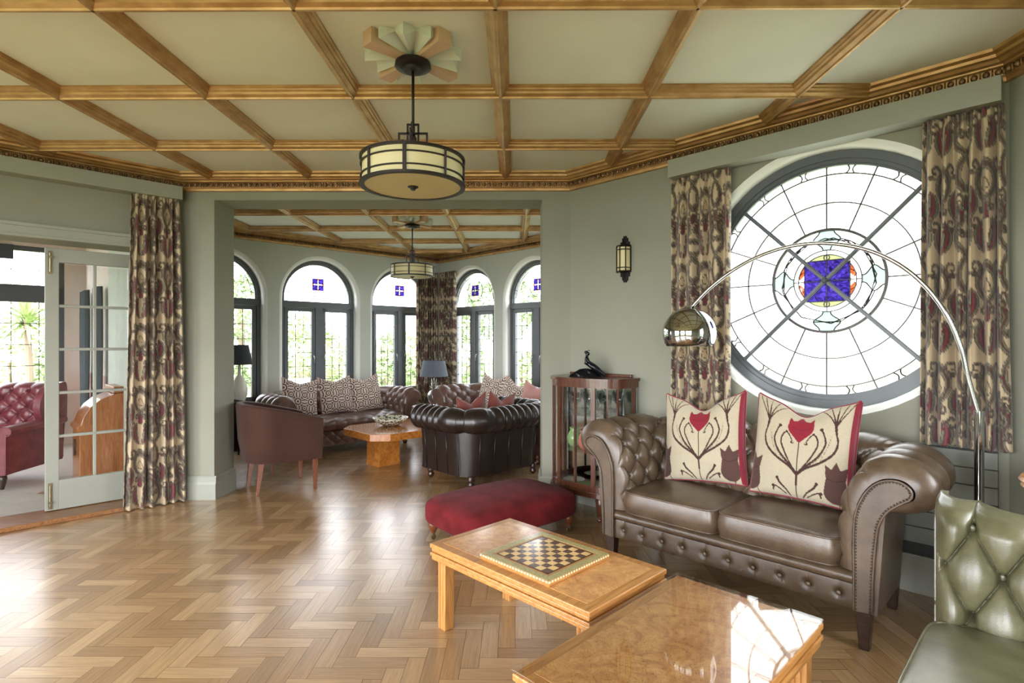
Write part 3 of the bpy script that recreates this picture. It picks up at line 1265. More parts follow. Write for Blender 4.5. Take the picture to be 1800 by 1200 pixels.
# unseen windows added around and behind the camera to brighten the room
def added_window(idx, a, b, s0, s1, z0, z1, glass_t=.12):
    a, b = Vector(a), Vector(b)
    d = (b - a).normalized()
    n = Vector((-d.y, d.x))
    root = bpy.data.objects.new('window_%d' % idx, None)
    COL.objects.link(root)
    struct(root)
    q = a + d * ((s0 + s1) / 2) + n * glass_t
    root.location = (q.x, q.y, 0)
    root.rotation_euler = (0, 0, atan2(d.y, d.x))
    hw = (s1 - s0) / 2
    f = MB()
    for x in (-hw + .03, 0, hw - .03):
        f.box((x, 0, (z0 + z1) / 2), (.06, .06, z1 - z0))
    for zz in (z0 + .03, z1 - .03):
        f.box((0, 0, zz), (2 * hw, .06, .06))
    struct(f.build('frame', M['dark_frame'], root))
    g = MB()
    g.box((0, .01, (z0 + z1) / 2), (2 * hw - .06, .004, z1 - z0 - .06))
    struct(g.build('pane', M['glass'], root))
    qq = q + n * .1
    portal((qq.x, qq.y, (z0 + z1) / 2), (-n.x, -n.y, 0), 2 * hw, z1 - z0)
    return root


added_window(8, MAIN[2], MAIN[3], 1.05, 2.55, .75, 2.2)
added_window(9, MAIN[4], MAIN[5], .25, 3.07, .25, 2.45)
added_window(10, MAIN[5], MAIN[6], .25, 2.5, .25, 2.45)
added_window(11, MAIN[6], MAIN[7], .5, 2.8, .25, 2.4)

# --- glazed door leaf
def door_leaf():
    root = bpy.data.objects.new('door_1', None)
    COL.objects.link(root)
    struct(root)
    # local x from hinge side 0..W along the wall, y outward
    W, z0, z1 = .62, .04, 2.075
    st = .085
    f = MB()
    f.box((st / 2, 0, (z0 + z1) / 2), (st, .04, z1 - z0))
    f.box((W - st / 2, 0, (z0 + z1) / 2), (st, .04, z1 - z0))
    f.box((W / 2, 0, (z0 + .27) / 2), (W - 2 * st + .004, .04, .27 - z0))
    f.box((W / 2, 0, (z1 + 1.967) / 2), (W - 2 * st + .004, .04, z1 - 1.967))
    f.box((W / 2, 0, (.27 + 1.967) / 2), (.022, .03, 1.70))
    for k in range(1, 5):
        zz = .27 + 1.697 * k / 5
        f.box((W / 2, 0, zz), (W - 2 * st, .03, .022))
    struct(f.build('leaf', M['trimpaint'], root, bevel=.004))
    for i in range(2):
        for k in range(5):
            g = MB()
            xc = st + (W / 2 - .011 - st) / 2 if i == 0 else W - st - (W / 2 - .011 - st) / 2
            zc = .27 + 1.697 * (k + .5) / 5
            g.box((xc, .004, zc), (W / 2 - .011 - st, .005, 1.697 / 5 - .02))
            struct(g.build('pane', M['doorglass'], root))
    for zz, hh in ((.155, .20), (1.96, .18)):
        b = MB()
        b.box((.030, -.024, zz), (.022, .008, hh))
        b.tube([(.030, -.032, zz - hh * .4), (.030, -.032, zz + hh * .4)], .005, 6)
        b.box((.030, -.034, zz - hh * .25 if zz < 1 else zz + hh * .25), (.026, .012, .018))
        struct(b.build('bolt', M['brass'], root))
    return root


dl = door_leaf()
place_on(dl, None, DWL - .887, .22, 0, DW_a, DW_b)
# ------------------------------------------------------------------ printed and woven cloths, painted into colour attributes
class Canvas:
    def __init__(s, w, h, n, base):
        s.w, s.h = w, h
        s.nx = n
        s.ny = int(round(n * h / w))
        x = (np.arange(s.nx) + .5) / s.nx * w
        y = (np.arange(s.ny) + .5) / s.ny * h
        s.X, s.Y = np.meshgrid(x, y, indexing='ij')
        s.img = np.empty((s.nx, s.ny, 3))
        s.img[:] = lin(base)

    def blobs(s, pts, rads, col, wrap=False):
        D = np.full(s.X.shape, 1e9)
        for (x, y), r in zip(pts, rads):
            for dx in ((-s.w, 0, s.w) if wrap else (0,)):
                for dy in ((-s.h, 0, s.h) if wrap else (0,)):
                    if x + dx < -r or x + dx > s.w + r or y + dy < -r or y + dy > s.h + r:
                        continue
                    D = np.minimum(D, np.hypot(s.X - x - dx, s.Y - y - dy) - r)
        s.img[D < 0] = lin(col)
        return D

    def stroke(s, pts, r0, r1, col, wrap=False, n=60, rm=None):
        P = catmull([(p[0], p[1], 0) for p in pts], 16)
        P, _ = resample(P, n)
        t = np.linspace(0, 1, n)
        R = r0 + (r1 - r0) * t
        if rm is not None:
            R = R + (rm - (r0 + r1) / 2) * np.sin(pi * t)
        s.blobs([(a, b) for a, b, _ in P], R, col, wrap)

    def poly(s, pts, col):
        inside = np.zeros(s.X.shape, bool)
        n = len(pts)
        for i in range(n):
            x1, y1 = pts[i]
            x2, y2 = pts[(i + 1) % n]
            if y1 == y2:
                continue
            c = ((y1 > s.Y) != (y2 > s.Y)) & (s.X < (x2 - x1) * (s.Y - y1) / (y2 - y1) + x1)
            inside ^= c
        s.img[inside] = lin(col)

    def at(s, u, v):
        i = np.floor((u / s.w) % 1 * s.nx).astype(int) % s.nx
        j = np.floor((v / s.h) % 1 * s.ny).astype(int) % s.ny
        return s.img[i, j]


def paisley_tile():
    C = Canvas(.30, .44, 170, '#b3a083')

    def sp(cx, cyy, r, a0, turns, sg, mirror):
        pts = []
        for k in range(9):
            t = k / 8
            a = a0 + sg * turns * 2 * pi * t
            rr = r * (1 - .75 * t)
            pts.append((cx + rr * cos(a), cyy + rr * sin(a)))
        return [(.30 - x, y) for x, y in pts] if mirror else pts
    for mir in (False, True):
        def mm(pts):
            return [(.30 - x, y) for x, y in pts] if mir else pts
        # long S scrolls
        for pts, r0, r1 in (
            ([(.005, .02), (.045, .06), (.05, .12), (.02, .17), (.035, .21)], .010, .015),
            ([(.15, .24), (.12, .27), (.10, .32), (.115, .37), (.15, .40)], .008, .017),
            ([(.005, .44), (.03, .40), (.035, .34), (.01, .30)], .008, .014),
        ):
            C.stroke(mm(pts), r0 + .005, r1 + .005, '#3d352f', True)
            C.stroke(mm(pts), r0 + .002, r1 + .002, '#6f6a58', True)
            C.stroke(mm(pts), r0 * .5, r1 * .6, '#4d3730', True)
        # paisley drops
        for pts, rm in (([(.06, .30), (.075, .26), (.07, .21), (.05, .18)], .024), ([(.14, .02), (.115, .06), (.105, .11), (.12, .15)], .026)):
            C.stroke(mm(pts), .006, .012, '#3a302a', True, rm=rm + .004)
            C.stroke(mm(pts), .003, .008, '#6f6d5a', True, rm=rm)
            C.stroke(mm(pts), .002, .005, '#4b3430', True, rm=rm * .66)
            C.stroke(mm(pts), .001, .002, '#76303a', True, rm=rm * .25)
        # curls
        for cx, cyy, r, a0, sg in ((.085, .155, .034, 2.2, 1), (.035, .255, .030, -1.2, -1), (.085, .395, .036, 4.0, 1), (.02, .10, .02, 0, 1), (.125, .21, .022, 1, -1)):
            pts = sp(cx, cyy, r, a0, 1.1, sg, mir)
            C.stroke(pts, .011, .006, '#3d352e', True)
            C.stroke(pts, .007, .003, '#716a57', True)
            C.stroke(pts, .003, .002, '#54403a', True)
        for x, y in ((.06, .225), (.10, .07), (.125, .12), (.045, .36), (.14, .30), (.02, .20)):
            C.blobs(mm([(x, y)]), [.0085], '#5a2029', True)
    # heart at the axis of the pattern
    C.stroke([(.15, .30), (.15, .335)], .020, .006, '#3d352e', True)
    C.stroke([(.15, .30), (.15, .33)], .015, .004, '#b09a78', True)
    C.stroke([(.15, .17), (.15, .225)], .016, .005, '#4a2c2c', True)
    C.stroke([(.15, .175), (.15, .21)], .009, .003, '#6e222d', True)
    C.stroke([(0, .22), (0, .27)], .015, .006, '#4a3c34', True)
    C.stroke([(0, .225), (0, .26)], .008, .003, '#5a2029', True)
    return C


PAIS = paisley_tile()
M['paisley'] = vcol_mat('paisley_curtain_cloth', .55, sheen=.25, spec=.35, weave=.08)
M['tulip'] = vcol_mat('embroidered_linen', .8, sheen=.2, weave=.10)
M['maze'] = vcol_mat('cut_velvet_damask', .7, sheen=.3, weave=.08)


def curtain(name, label, P, s0, s1, t, zt, zb, folds, amp, group=None, seed=1, width_factor=2.1, flare=0.0, vo=0.0, ns=None, nz=None, nrmsign=-1, dark=None):
    """P(s,t,z)->xyz. t is the distance from the wall face (negative = into the room)"""
    W = (s1 - s0)
    ns = ns or int(folds * 22)
    nz = nz or int((zt - zb) / .009)
    a = np.linspace(0, 1, ns)
    z = np.linspace(zt, zb, nz)
    A, Z = np.meshgrid(a, z, indexing='ij')
    rng = np.random.RandomState(seed)
    ph = rng.uniform(0, 2 * pi, 6)
    h = (zt - Z) / (zt - zb)
    warp = A + .012 * np.sin(2 * pi * 1.3 * A + ph[0]) + .008 * np.sin(5 * pi * A + ph[1])
    phase = 2 * pi * folds * warp + .35 * np.sin(2.1 * h + ph[2]) * h
    am = amp * (.55 + .45 * np.clip(h * 5, 0, 1)) * (1 + .25 * np.sin(2 * pi * 1.7 * A + ph[3]))
    wv = np.sin(phase)
    off = am * (wv * (1.15 - .15 * wv * wv)) + .25 * amp * np.sin(2 * phase + ph[4] + 1.5 * h) * np.clip(h * 3, .2, 1)
    # pinch pleats in the heading
    hd = np.clip(1 - h * (zt - zb) / .12, 0, 1)
    off = off + .010 * hd * np.sin(phase * 3)
    mid = (s0 + s1) / 2
    fl = 1 + flare * h
    S = mid + (A - .5) * W * fl + .006 * np.sin(phase * .5 + 3 * h + ph[5])
    T = t + off
    V = np.empty((ns, nz, 3))
    o0 = np.array(P(0, 0, 0))
    ds = np.array(P(1, 0, 0)) - o0
    dt = np.array(P(0, 1, 0)) - o0
    V = o0 + S[..., None] * ds + T[..., None] * dt
    V[..., 2] = Z + .004 * np.sin(phase) * (h > .98)
    cols = PAIS.at(A * W * width_factor / 1.15, (Z + vo) / 1.15)
    root_loc = np.array(P(mid, t, zb))
    V = V - root_loc
    V2 = V + np.array([0, 0, 0])
    o = np_mesh(name, V.reshape(-1, 3), grid_faces(ns, nz), M['paisley'], cols=cols.reshape(-1, 3))
    o.location = root_loc
    md = o.modifiers.new('thickness', 'SOLIDIFY')
    md.thickness = .003
    tag(o, label, 'curtain', group)
    return o


curtain('curtain', 'paisley curtain left of the round window, behind the chrome lamp shade', RPf, .70 * 1.4142, 1.0 * 1.4142, -.06, 2.505, .82, 5, .027, seed=3, flare=.05, vo=.1)
curtain('curtain', 'paisley curtain right of the round window, behind the arc lamp pole', RPf, 1.735 * 1.4142, 1.965 * 1.4142, -.07, 2.505, .815, 6, .030, seed=5, flare=.12, vo=.25)
curtain('curtain', 'full-length paisley curtain beside the glazed doors, hem on the floor', DP, DWL - .385, DWL - .04, -.08, 2.535, .012, 6, .032, seed=8, flare=.30)
FLP = lambda s, t, z: (FL_b[0] - R2 * s - R2 * t, FL_b[1] - R2 * s + R2 * t, z)
FRP = lambda s, t, z: (FL_b[0] + R2 * s + R2 * t, FL_b[1] - R2 * s + R2 * t, z)
curtain('curtain', 'left-hand paisley curtain of the pair behind the grey table lamp', FLP, .11, .53, -.09, 2.46, .02, 9, .030, seed=11, ns=160, nz=150)
curtain('curtain', 'right-hand paisley curtain of the pair behind the grey table lamp', FRP, .11, .51, -.09, 2.46, .02, 9, .030, seed=12, ns=160, nz=150)


# ------------------------------------------------------------------ cushions
def pillow_mesh(name, w, h, T, canvas, parent, material, back='#d8d0c0', n=110, chop=.06, ear=.035, seed=0, slump=0.0):
    """pillow standing on its bottom edge: x width, z up, front is -y"""
    rng = np.random.RandomState(seed)
    g = np.linspace(-1, 1, n)
    X, Z = np.meshgrid(g, g, indexing='ij')
    e = (1 - np.abs(X) ** 2.6) * (1 - np.abs(Z) ** 2.6)
    th = T * np.clip(e, 0, 1) ** .42
    cx = X * w / 2 * (1 - .045 * (1 - np.abs(X)) * 0 - .05 * (1 - Z ** 2) * np.abs(X))
    cz = Z * h / 2 * (1 - .05 * (1 - X ** 2) * np.abs(Z))
    # karate chop in the top edge
    dent = chop * np.exp(-(X / .38) ** 2) * np.clip((Z + .1) / 1.1, 0, 1) ** 2
    cz = cz - dent + ear * (np.abs(X) ** 4) * np.clip(Z, 0, 1) ** 4
    th = th * (1 - .35 * np.exp(-(X / .3) ** 2) * np.clip(Z, 0, 1) ** 2)
    wr = .004 * np.sin(9 * X + 5 * Z + rng.uniform(0, 6)) * np.sin(7 * Z - 3 * X) * np.clip(e, 0, 1)
    bend = slump * ((Z + 1) / 2) ** 2
    bottom = (cz.min())
    parts = []
    cols = []
    u = (X + 1) / 2 * canvas.w * .9999
    v = (Z + 1) / 2 * canvas.h * .9999
    for sgn in (-1, 1):
        V = np.stack([cx, sgn * (th / 2 + wr) + bend, cz - bottom], -1).reshape(-1, 3)
        parts.append(V)
        cols.append(canvas.at(u, v).reshape(-1, 3) if sgn < 0 else np.tile(np.array(lin(back)), (n * n, 1)))
    F1 = grid_faces(n, n)
    F2 = grid_faces(n, n, n * n)[:, ::-1]
    o = np_mesh(name, np.vstack(parts), np.vstack([F1[:, ::-1], F2[:, ::-1]]), material, parent, np.vstack(cols))
    # outline for piping / trim
    idx = [(i, 0) for i in range(n)] + [(n - 1, j) for j in range(1, n)] + [(i, n - 1) for i in range(n - 2, -1, -1)] + [(0, j) for j in range(n - 2, 0, -1)]
    edge = [(cx[a], bend[a], (cz - bottom)[a]) for a in idx]
    return o, edge, (cx, cz - bottom, th, bend)


def tulip_canvas():
    C = Canvas(1, 1, 420, '#aba089')
    br, rd, db = '#3b211c', '#7b1526', '#4a302a'

    def both(pts, r0, r1, rm=None, cx=.5, col=br):
        C.stroke(pts, r0, r1, col, rm=rm)
        C.stroke([(2 * cx - x, y) for x, y in pts], r0, r1, col, rm=rm)
    C.stroke([(.5, .0), (.5, .12), (.5, .24)], .006, .010, br)
    C.stroke([(.5, .24), (.5, .45), (.5, .60)], .008, .005, br)
    both([(.5, .25), (.42, .33), (.30, .40), (.18, .50), (.14, .62), (.17, .74), (.2, .86)], .011, .004, .012)
    both([(.5, .27), (.40, .37), (.30, .48), (.25, .60), (.28, .71), (.30, .745)], .009, .008, .010)
    both([(.30, .745)], .016, .016) if False else None
    both([(.5, .27), (.43, .36), (.36, .48), (.32, .58), (.34, .66), (.37, .69), (.40, .66), (.43, .60)], .006, .006, .009)
    for x, y, r in ((.30, .75, .016), (.37, .695, .014), (.43, .58, .017)):
        C.blobs([(x, y), (1 - x, y)], [r, r], br)
        C.blobs([(x + (.006 if x > .4 else 0), y + .004), (1 - x - (.006 if x > .4 else 0), y + .004)], [r * .45] * 2, '#aba089') if x > .4 else None
    for k in range(4):
        q = k * .035
        both([(.5, .27), (.40 - q * .4, .36 + q * .3), (.28 - q * .5, .44 + q * 1.2), (.22 - q * .2, .60 + q)], .0022, .0015)
    # side stems rising to fans at the upper corners
    both([(.12, .0), (.10, .05), (.12, .10)], .004, .004)
    for q in (-.10, -.055, 0, .06, .12):
        both([(.17, .78), (.17 + q * .5, .88), (.17 + q * 1.3, .99)], .007, .004)
    both([(.14, .60), (.155, .70), (.17, .80)], .004, .010)
    # lower scrolls
    both([(.44, .02), (.40, .08), (.34, .14), (.31, .19)], .006, .012)
    both([(.40, .03), (.35, .07), (.29, .10), (.27, .06)], .005, .009)
    C.blobs([(.31, .19), (.69, .19), (.27, .10), (.73, .10)], [.017] * 4, br)
    # red tulip
    C.stroke([(.5, .59), (.5, .66), (.5, .77)], .008, .125, rd)
    C.poly([(.375, .76), (.385, .90), (.44, .85), (.48, .95), (.5, .96), (.53, .90), (.57, .86), (.62, .90), (.625, .76)], rd)
    C.stroke([(.41, .77), (.50, .745), (.60, .775)], .003, .003, '#4d0c18')
    # brown tulips
    for cx in (.02, .86):
        C.stroke([(cx, .13), (cx, .20), (cx, .27)], .105, .085, db)
        C.poly([(cx - .09, .28), (cx - .10, .40), (cx - .04, .36), (cx, .44), (cx + .04, .36), (cx + .11, .40), (cx + .09, .28)], db)
        C.stroke([(cx - .08, .27), (cx, .25), (cx + .08, .28)], .003, .003, '#2c1814')
    return C


def maze_canvas():
    C = Canvas(1, 1, 260, '#cdbdae')
    x, y = C.X, C.Y
    k = 2.6
    fx, fy = np.abs(((x * k) % 1) - .5), np.abs(((y * k) % 1) - .5)
    d1 = np.maximum(fx, fy)
    d2 = np.hypot(fx - .5, fy - .5)
    d3 = np.hypot(fx, fy)
    v = np.where(d2 < .30, np.sin(d2 * 36), np.where(d3 < .26, np.sin(d3 * 40 + 1), np.sin((d1 + .3 * np.abs(fx - fy)) * 30)))
    dark = v > .12
    C.img[dark] = lin('#46302f')
    return C


TUL, MAZE = tulip_canvas(), maze_canvas()
PLAINRED = Canvas(1, 1, 8, '#7d4038')
PLAINPINK = Canvas(1, 1, 8, '#b5837a')
M['crimson'] = mat('crimson_velvet_trim', '#7a1a2b', .8, sheen=.5, spec=.2)
M['pinktrim'] = mat('pink_cord_trim', '#b98a86', .7)
M['redvelvet'] = mat('russet_velvet', '#7d3f36', .8, sheen=.5, spec=.2)


def pillow(name, label, loc, yaw, w, h, T, canvas, material, trim=None, lean=.2, roll=0.0, group=None, chop=.06, n=110, seed=0, ear=.035, band=False, back='#d8d0c0', trimr=.006):
    rot = (Matrix.Rotation(yaw, 4, 'Z') @ Matrix.Rotation(-lean, 4, 'X') @ Matrix.Rotation(roll, 4, 'Y')).to_euler()
    t = thing(name, label, 'cushion', loc, rot=rot, group=group)
    o, edge, S = pillow_mesh('cover', w, h, T, canvas, t, material, n=n, chop=chop, seed=seed, ear=ear, back=back)
    if trim is not None:
        mb = MB()
        st = max(1, n // 40)
        mb.tube(edge[::st], trimr, 6, closed=True)
        mb.build('piping', trim, t, smooth=True)
    if band:
        # vertical velvet band down the right-hand side of the face
        cx, cz, th, bend = S
        mb = MB()
        i0, i1 = int(n * .955), int(n * .995)
        nn = n

        def fn(a, b):
            i = int(round(i0 + (i1 - i0) * a))
            j = int(round((nn - 1) * b))
            return (cx[i, j], -th[i, j] / 2 - .003 + bend[i, j], cz[i, j])
        mb.grid(fn, i1 - i0 + 1, 60)
        for ii in range(0):
            pass
        mb.build('velvet_band', M['crimson'], t, smooth=True)
    return t


# ------------------------------------------------------------------ chesterfield family
QN = [(0, .17), (0, .34), (0, .52), (.010, .61), (.040, .687), (.075, .735), (.115, .760), (.165, .765), (.205, .738), (.208, .702), (.180, .680), (.150, .655), (.124, .629), (.098, .580), (.085, .52), (.072, .34), (.068, .17)]
PN = [(-.060, .34), (-.068, .46), (-.060, .56), (-.036, .68), (.020, .780), (.075, .825), (.135, .840), (.205, .825), (.262, .780), (.278, .725), (.255, .672), (.200, .640), (.150, .622), (.110, .612)]
# the rounder far-room profile
PN2 = [(-.02, .34), (-.03, .44), (-.02, .54), (.01, .62), (.03, .70), (.05, .76), (.10, .815), (.17, .840), (.24, .82), (.285, .765), (.29, .70), (.25, .64), (.19, .61), (.13, .60)]
QN2 = [(.03, .12), (.03, .34), (.03, .52), (.045, .62), (.055, .70), (.085, .765), (.130, .800), (.18, .805), (.235, .780), (.255, .725), (.235, .665), (.19, .640), (.155, .62), (.125, .58), (.12, .5), (.12, .3), (.12, .12)]


def chesterfield(t, W, yb, H, leather, dark=None, prof='flare', ds=.125, dp=.105, A=.020, res=(10, 60), seat='cushions', ncush=2, sd=None, legs='taper', leg_mat=None, buttons=True, zbase=.17, front_buttons=10, seatz=.46, rear_panel_seams=False, studs=True, groove=0.0):
    """parts of a sofa under Empty t. W: half-width to the inner panel line; yb: depth to the inner back line; front at y=0 facing -y."""
    PNx, QNx = (PN, QN) if prof == 'flare' else (PN2, QN2)
    sc = H / .84

    def zz(z):
        return zbase + (z - .17) * (H - zbase) / (.84 - .17)
    pr = [(a, zz(b)) for a, b in PNx]
    qr = [(a, zz(max(b, .17))) for a, b in QNx]
    nP = res[1]
    Pc, Pd = resample([(a, b, 0) for a, b in [tuple(v)[:2] for v in catmull([(a, b, 0) for a, b in pr], 10)]], nP)
    Pc = Pc[:, :2]
    Ltot = Pd[-1]
    # panel outline
    Qf = [tuple(v)[:2] for v in catmull([(a, b, 0) for a, b in qr], 8)]
    Qa, Qd = resample([(a, b, 0) for a, b in Qf], 160)
    Qa = Qa[:, :2]
    # matching stretch of the panel outline for the cap
    zstart = pr[0][1]
    i_s = int(np.argmin(np.abs(Qa[:80, 1] - zstart)))
    # outer end: near (.124,.629)
    tgt = np.array([qr[12][0], qr[12][1]])
    i_e = 80 + int(np.argmin(np.hypot(*(Qa[80:] - tgt).T)))
    Qm, _ = resample([(a, b, 0) for a, b in Qa[i_s:i_e + 1]], nP)
    Qm = Qm[:, :2]
    # plan path
    rho = .10
    pts = [(-W, 0.0)]
    pts.append((-W, yb - rho))
    for k in range(1, 9):
        a = pi + (-pi / 2) * k / 8
        pts.append((-W + rho + rho * cos(a), yb - rho + rho * sin(a)))
    right = [(-x, y) for x, y in reversed(pts)]
    path = pts + right
    La = 2 * (yb - rho) + 2 * (pi / 2 * rho) + 2 * (W - rho)
    N = int(round(La / ds))
    if N % 2:
        N += 1
    dss = La / N
    nS = N * res[0] + 1
    Sp, Sd = resample([(a, b, 0) for a, b in path], nS)
    Sp = Sp[:, :2]
    tan = np.gradient(Sp, axis=0)
    tan /= np.linalg.norm(tan, axis=1)[:, None]
    nrm = np.stack([-tan[:, 1], tan[:, 0]], 1)  # left of travel: starting at left arm going +y -> (-1,0) outward
    # profile normals
    pt = np.gradient(Pc, axis=0)
    pt /= np.linalg.norm(pt, axis=1)[:, None]
    pn = np.stack([-pt[:, 1], pt[:, 0]], 1)  # inner face going up: points to -n (inside): outward from cushion
    S = Sd[:, None]
    Pp = Pd[None, :]
    p_last = Ltot * (.50 if prof == 'flare' else .46)
    rows = int(p_last / dp)
    a_ = S / dss
    b_ = (p_last - Pp) / dp
    la = (a_ + b_) / 2 * 1.0
    lb = (a_ - b_) / 2 * 1.0
    dia = (np.abs(np.sin(pi * la)) * np.abs(np.sin(pi * lb))) ** .40
    # buttons at la, lb integer -> a_ even when b_=0; in the pleat zone creases fall on even a_
    ple = np.abs(np.sin(pi * a_ / 2)) ** .80
    fade = np.clip((Ltot - Pp) / (Ltot * .12), 0, 1) ** .6
    h = np.where(Pp <= p_last, dia, ple * (.45 + .55 * fade))
    bx = np.round(la)
    by = np.round(lb)
    d2 = ((la - bx) ** 2 + (lb - by) ** 2)
    dip = np.where(Pp <= p_last + dp * .3, np.exp(-d2 / .010), 0)
    gro = np.where(Pp <= p_last, np.minimum(np.abs(np.sin(pi * la)), np.abs(np.sin(pi * lb))), np.abs(np.sin(pi * a_ / 2)))
    gro = np.exp(-(gro / .09) ** 2) * np.where(Pp <= p_last, 1, fade)
    edge = np.clip(np.minimum(Sd, La - Sd) / .05, 0, 1)[:, None]
    D = (A * (h - .45) - A * .9 * dip - groove * gro) * edge + A * .45 * (1 - edge) * 0
    cap = np.clip(1 - np.minimum(Sd, La - Sd) / .045, 0, 1)
    wcap = (1 - np.sqrt(np.clip(1 - cap ** 2, 0, 1)))[:, None, None]
    prof2 = Pc[None] + pn[None] * D[..., None]
    prof2 = prof2 * (1 - wcap) + Qm[None] * wcap
    V = np.empty((nS, nP, 3))
    V[..., 0] = Sp[:, None, 0] + nrm[:, None, 0] * prof2[..., 0]
    V[..., 1] = Sp[:, None, 1] + nrm[:, None, 1] * prof2[..., 0]
    V[..., 2] = prof2[..., 1]
    np_mesh('upholstered_arms_and_back', V.reshape(-1, 3), grid_faces(nS, nP)[:, ::-1], leather, t)
    # buttons
    if buttons:
        bm_ = MB()
        bm_.sphere((0, 0, 0), (.011, .011, .006), 10, 6)
        first = None
        k = 0
        for kb in range(0, rows + 1):
            pb = p_last - kb * dp
            j = int(np.argmin(np.abs(Pd - pb)))
            if Pc[j, 1] < seatz + .03:
                continue
            for ka in range(1, N):
                if (ka + kb) % 2:
                    continue
                i = ka * res[0]
                p = V[i, j]
                n3 = Vector((nrm[i, 0] * pn[j, 0], nrm[i, 1] * pn[j, 0], pn[j, 1]))
                if first is None:
                    first = bm_.build('button', leather, t, smooth=True)
                    o = first
                else:
                    o = first.copy()
                    COL.objects.link(o)
                    o.parent = t
                q = n3.to_track_quat('Z', 'Y')
                o.rotation_euler = q.to_euler()
                o.location = Vector(p) + n3 * .003
    # outer shell
    sh = MB()
    on = qr[14][0] if prof == 'flare' else .115
    zo = zz(.63)
    nn = len(path)
    outp = []
    for i in range(nn):
        a = Vector(path[max(i - 1, 0)])
        b = Vector(path[min(i + 1, nn - 1)])
        tt = (b - a).normalized()
        n_ = Vector((-tt.y, tt.x))
        outp.append((Vector(path[i]) + n_ * on, Vector(path[i]) + n_ * (on + .03), Vector(path[i]) + n_ * (.0)))
    vs = []
    for o1, o2, o3 in outp:
        vs += [(o3.x, o3.y, zbase), (o1.x - .0, o1.y, zbase), (o2.x, o2.y, zo), (o3.x, o3.y, zo)]
    fs = []
    for i in range(nn - 1):
        for q in range(4):
            fs.append((i * 4 + q, i * 4 + (q + 1) % 4, (i + 1) * 4 + (q + 1) % 4, (i + 1) * 4 + q))
    fs += [(0, 1, 2, 3), tuple(nn * 4 - 4 + q for q in range(4))]
    sh.add(vs, fs)
    shell = sh.build('outer_shell', dark or leather, t, auto=50)
    if rear_panel_seams:
        sm = MB()
        for x in np.linspace(-W - .0, W, 5):
            sm.tube([(x, yb + on + .004, zbase + .01), (x, yb + on + .034, zo)], .004, 5)
        for s in (-1, 1):
            for y in np.linspace(.06, yb - .02, 4):
                sm.tube([(s * (W + on + .004), y, zbase + .01), (s * (W + on + .034), y, zo)], .004, 5)
        sm.build('seam', dark or leather, t, smooth=True)
    # arm fronts
    for s in (-1, 1):
        mb = MB()
        poly = [tuple(q) for q in Qa[::2]]
        mb.prism(poly, -.012, .03, lambda p, y: (s * (W + p[0]), y, p[1]))
        ap = mb.build('arm_front', leather, t, bevel=.004, auto=45)
        pp = MB()
        pts = [(s * (W + q[0]), -.014, q[1]) for q in Qa[::2]]
        pp.tube(pts, .005, 6)
        pp.build('arm_piping', leather, ap, smooth=True)
        if studs:
            st = MB()
            inn, _ = resample([(a, b, 0) for a, b in Qa], int(Qd[-1] / .0135))
            cen = Qa.mean(0)
            tg = np.gradient(inn[:, :2], axis=0)
            tg /= np.linalg.norm(tg, axis=1)[:, None]
            for q, g in zip(inn, tg):
                x, z_ = q[0] + g[1] * .008, q[1] - g[0] * .008
                st.sphere((s * (W + x), -.014, z_), (.0042, .003, .0042), 6, 4)
            tag(st.build('nailhead_trim', M['bead_dark'], ap, smooth=True), kind='stuff')
    # seat base and front rail
    zr = seatz - .145 if seat == 'cushions' else seatz - .10
    base = MB()
    xin = W + .055 if prof == 'flare' else W
    base.box((0, yb / 2 + .02, (zbase + zr - .02) / 2), (2 * W + .02, yb - .02, zr - .02 - zbase))
    base.build('seat_frame', dark or leather, t)
    # rail: rolled lip
    rl = MB()
    rp = [(0.03, -.03), (.0, -.030), (-.022, -.018), (-.028, 0), (-.022, .018), (0, .030), (.03, .03)]
    vs = []
    for x in (-W + .0, W - .0):
        for y, z in rp:
            vs.append((x, y + .02, zr - .025 + z))
    k = len(rp)
    rl.add(vs, [(q, (q + 1) % k, (q + 1) % k + k, q + k) for q in range(k)] + [tuple(range(k)), tuple(range(k, 2 * k))])
    rl.build('front_lip', leather, t, auto=60)
    # buttoned panel below the lip
    zt_, zb_ = zr - .05, zbase
    nb = front_buttons
    pit = 2 * W / nb
    nx, nz = nb * 14 + 1, 26
    xs = np.linspace(-W, W, nx)
    zs_ = np.linspace(zb_, zt_, nz)
    Xg, Zg = np.meshgrid(xs, zs_, indexing='ij')
    u = (Xg + W) / pit - .5
    if seat == 'tufted':
        va = (Zg - zb_) / (zt_ - zb_) * 2
        la_, lb_ = (u * 1.0 + va) / 2 * 1.5, (u * 1.0 - va) / 2 * 1.5
        hh = (np.abs(np.sin(pi * la_)) * np.abs(np.sin(pi * lb_))) ** .45
        Y = -.014 * hh
    else:
        hh = np.abs(np.sin(pi * u)) ** .25
        vv = np.sin(pi * (Zg - zb_) / (zt_ - zb_)) ** .5
        dp_ = np.exp(-(((u - np.round(u)) * pit) ** 2 + (Zg - (zb_ + zt_) / 2) ** 2) / .0003)
        Y = -.006 * hh - .004 * vv + .012 * dp_
    V2 = np.stack([Xg, Y + .010, Zg], -1).reshape(-1, 3)
    fp = np_mesh('front_panel', V2, grid_faces(nx, nz), M['rail'] if leather == M['brown'] else (dark or leather), t)
    if buttons and seat == 'cushions':
        b0 = MB().sphere((0, 0, 0), (.012, .006, .012), 12, 6).build('button', leather, t, smooth=True)
        for k in range(nb):
            o = b0 if k == 0 else b0.copy()
            if k:
                COL.objects.link(o)
                o.parent = t
            o.location = (-W + (k + .5) * pit, .004, (zb_ + zt_) / 2)
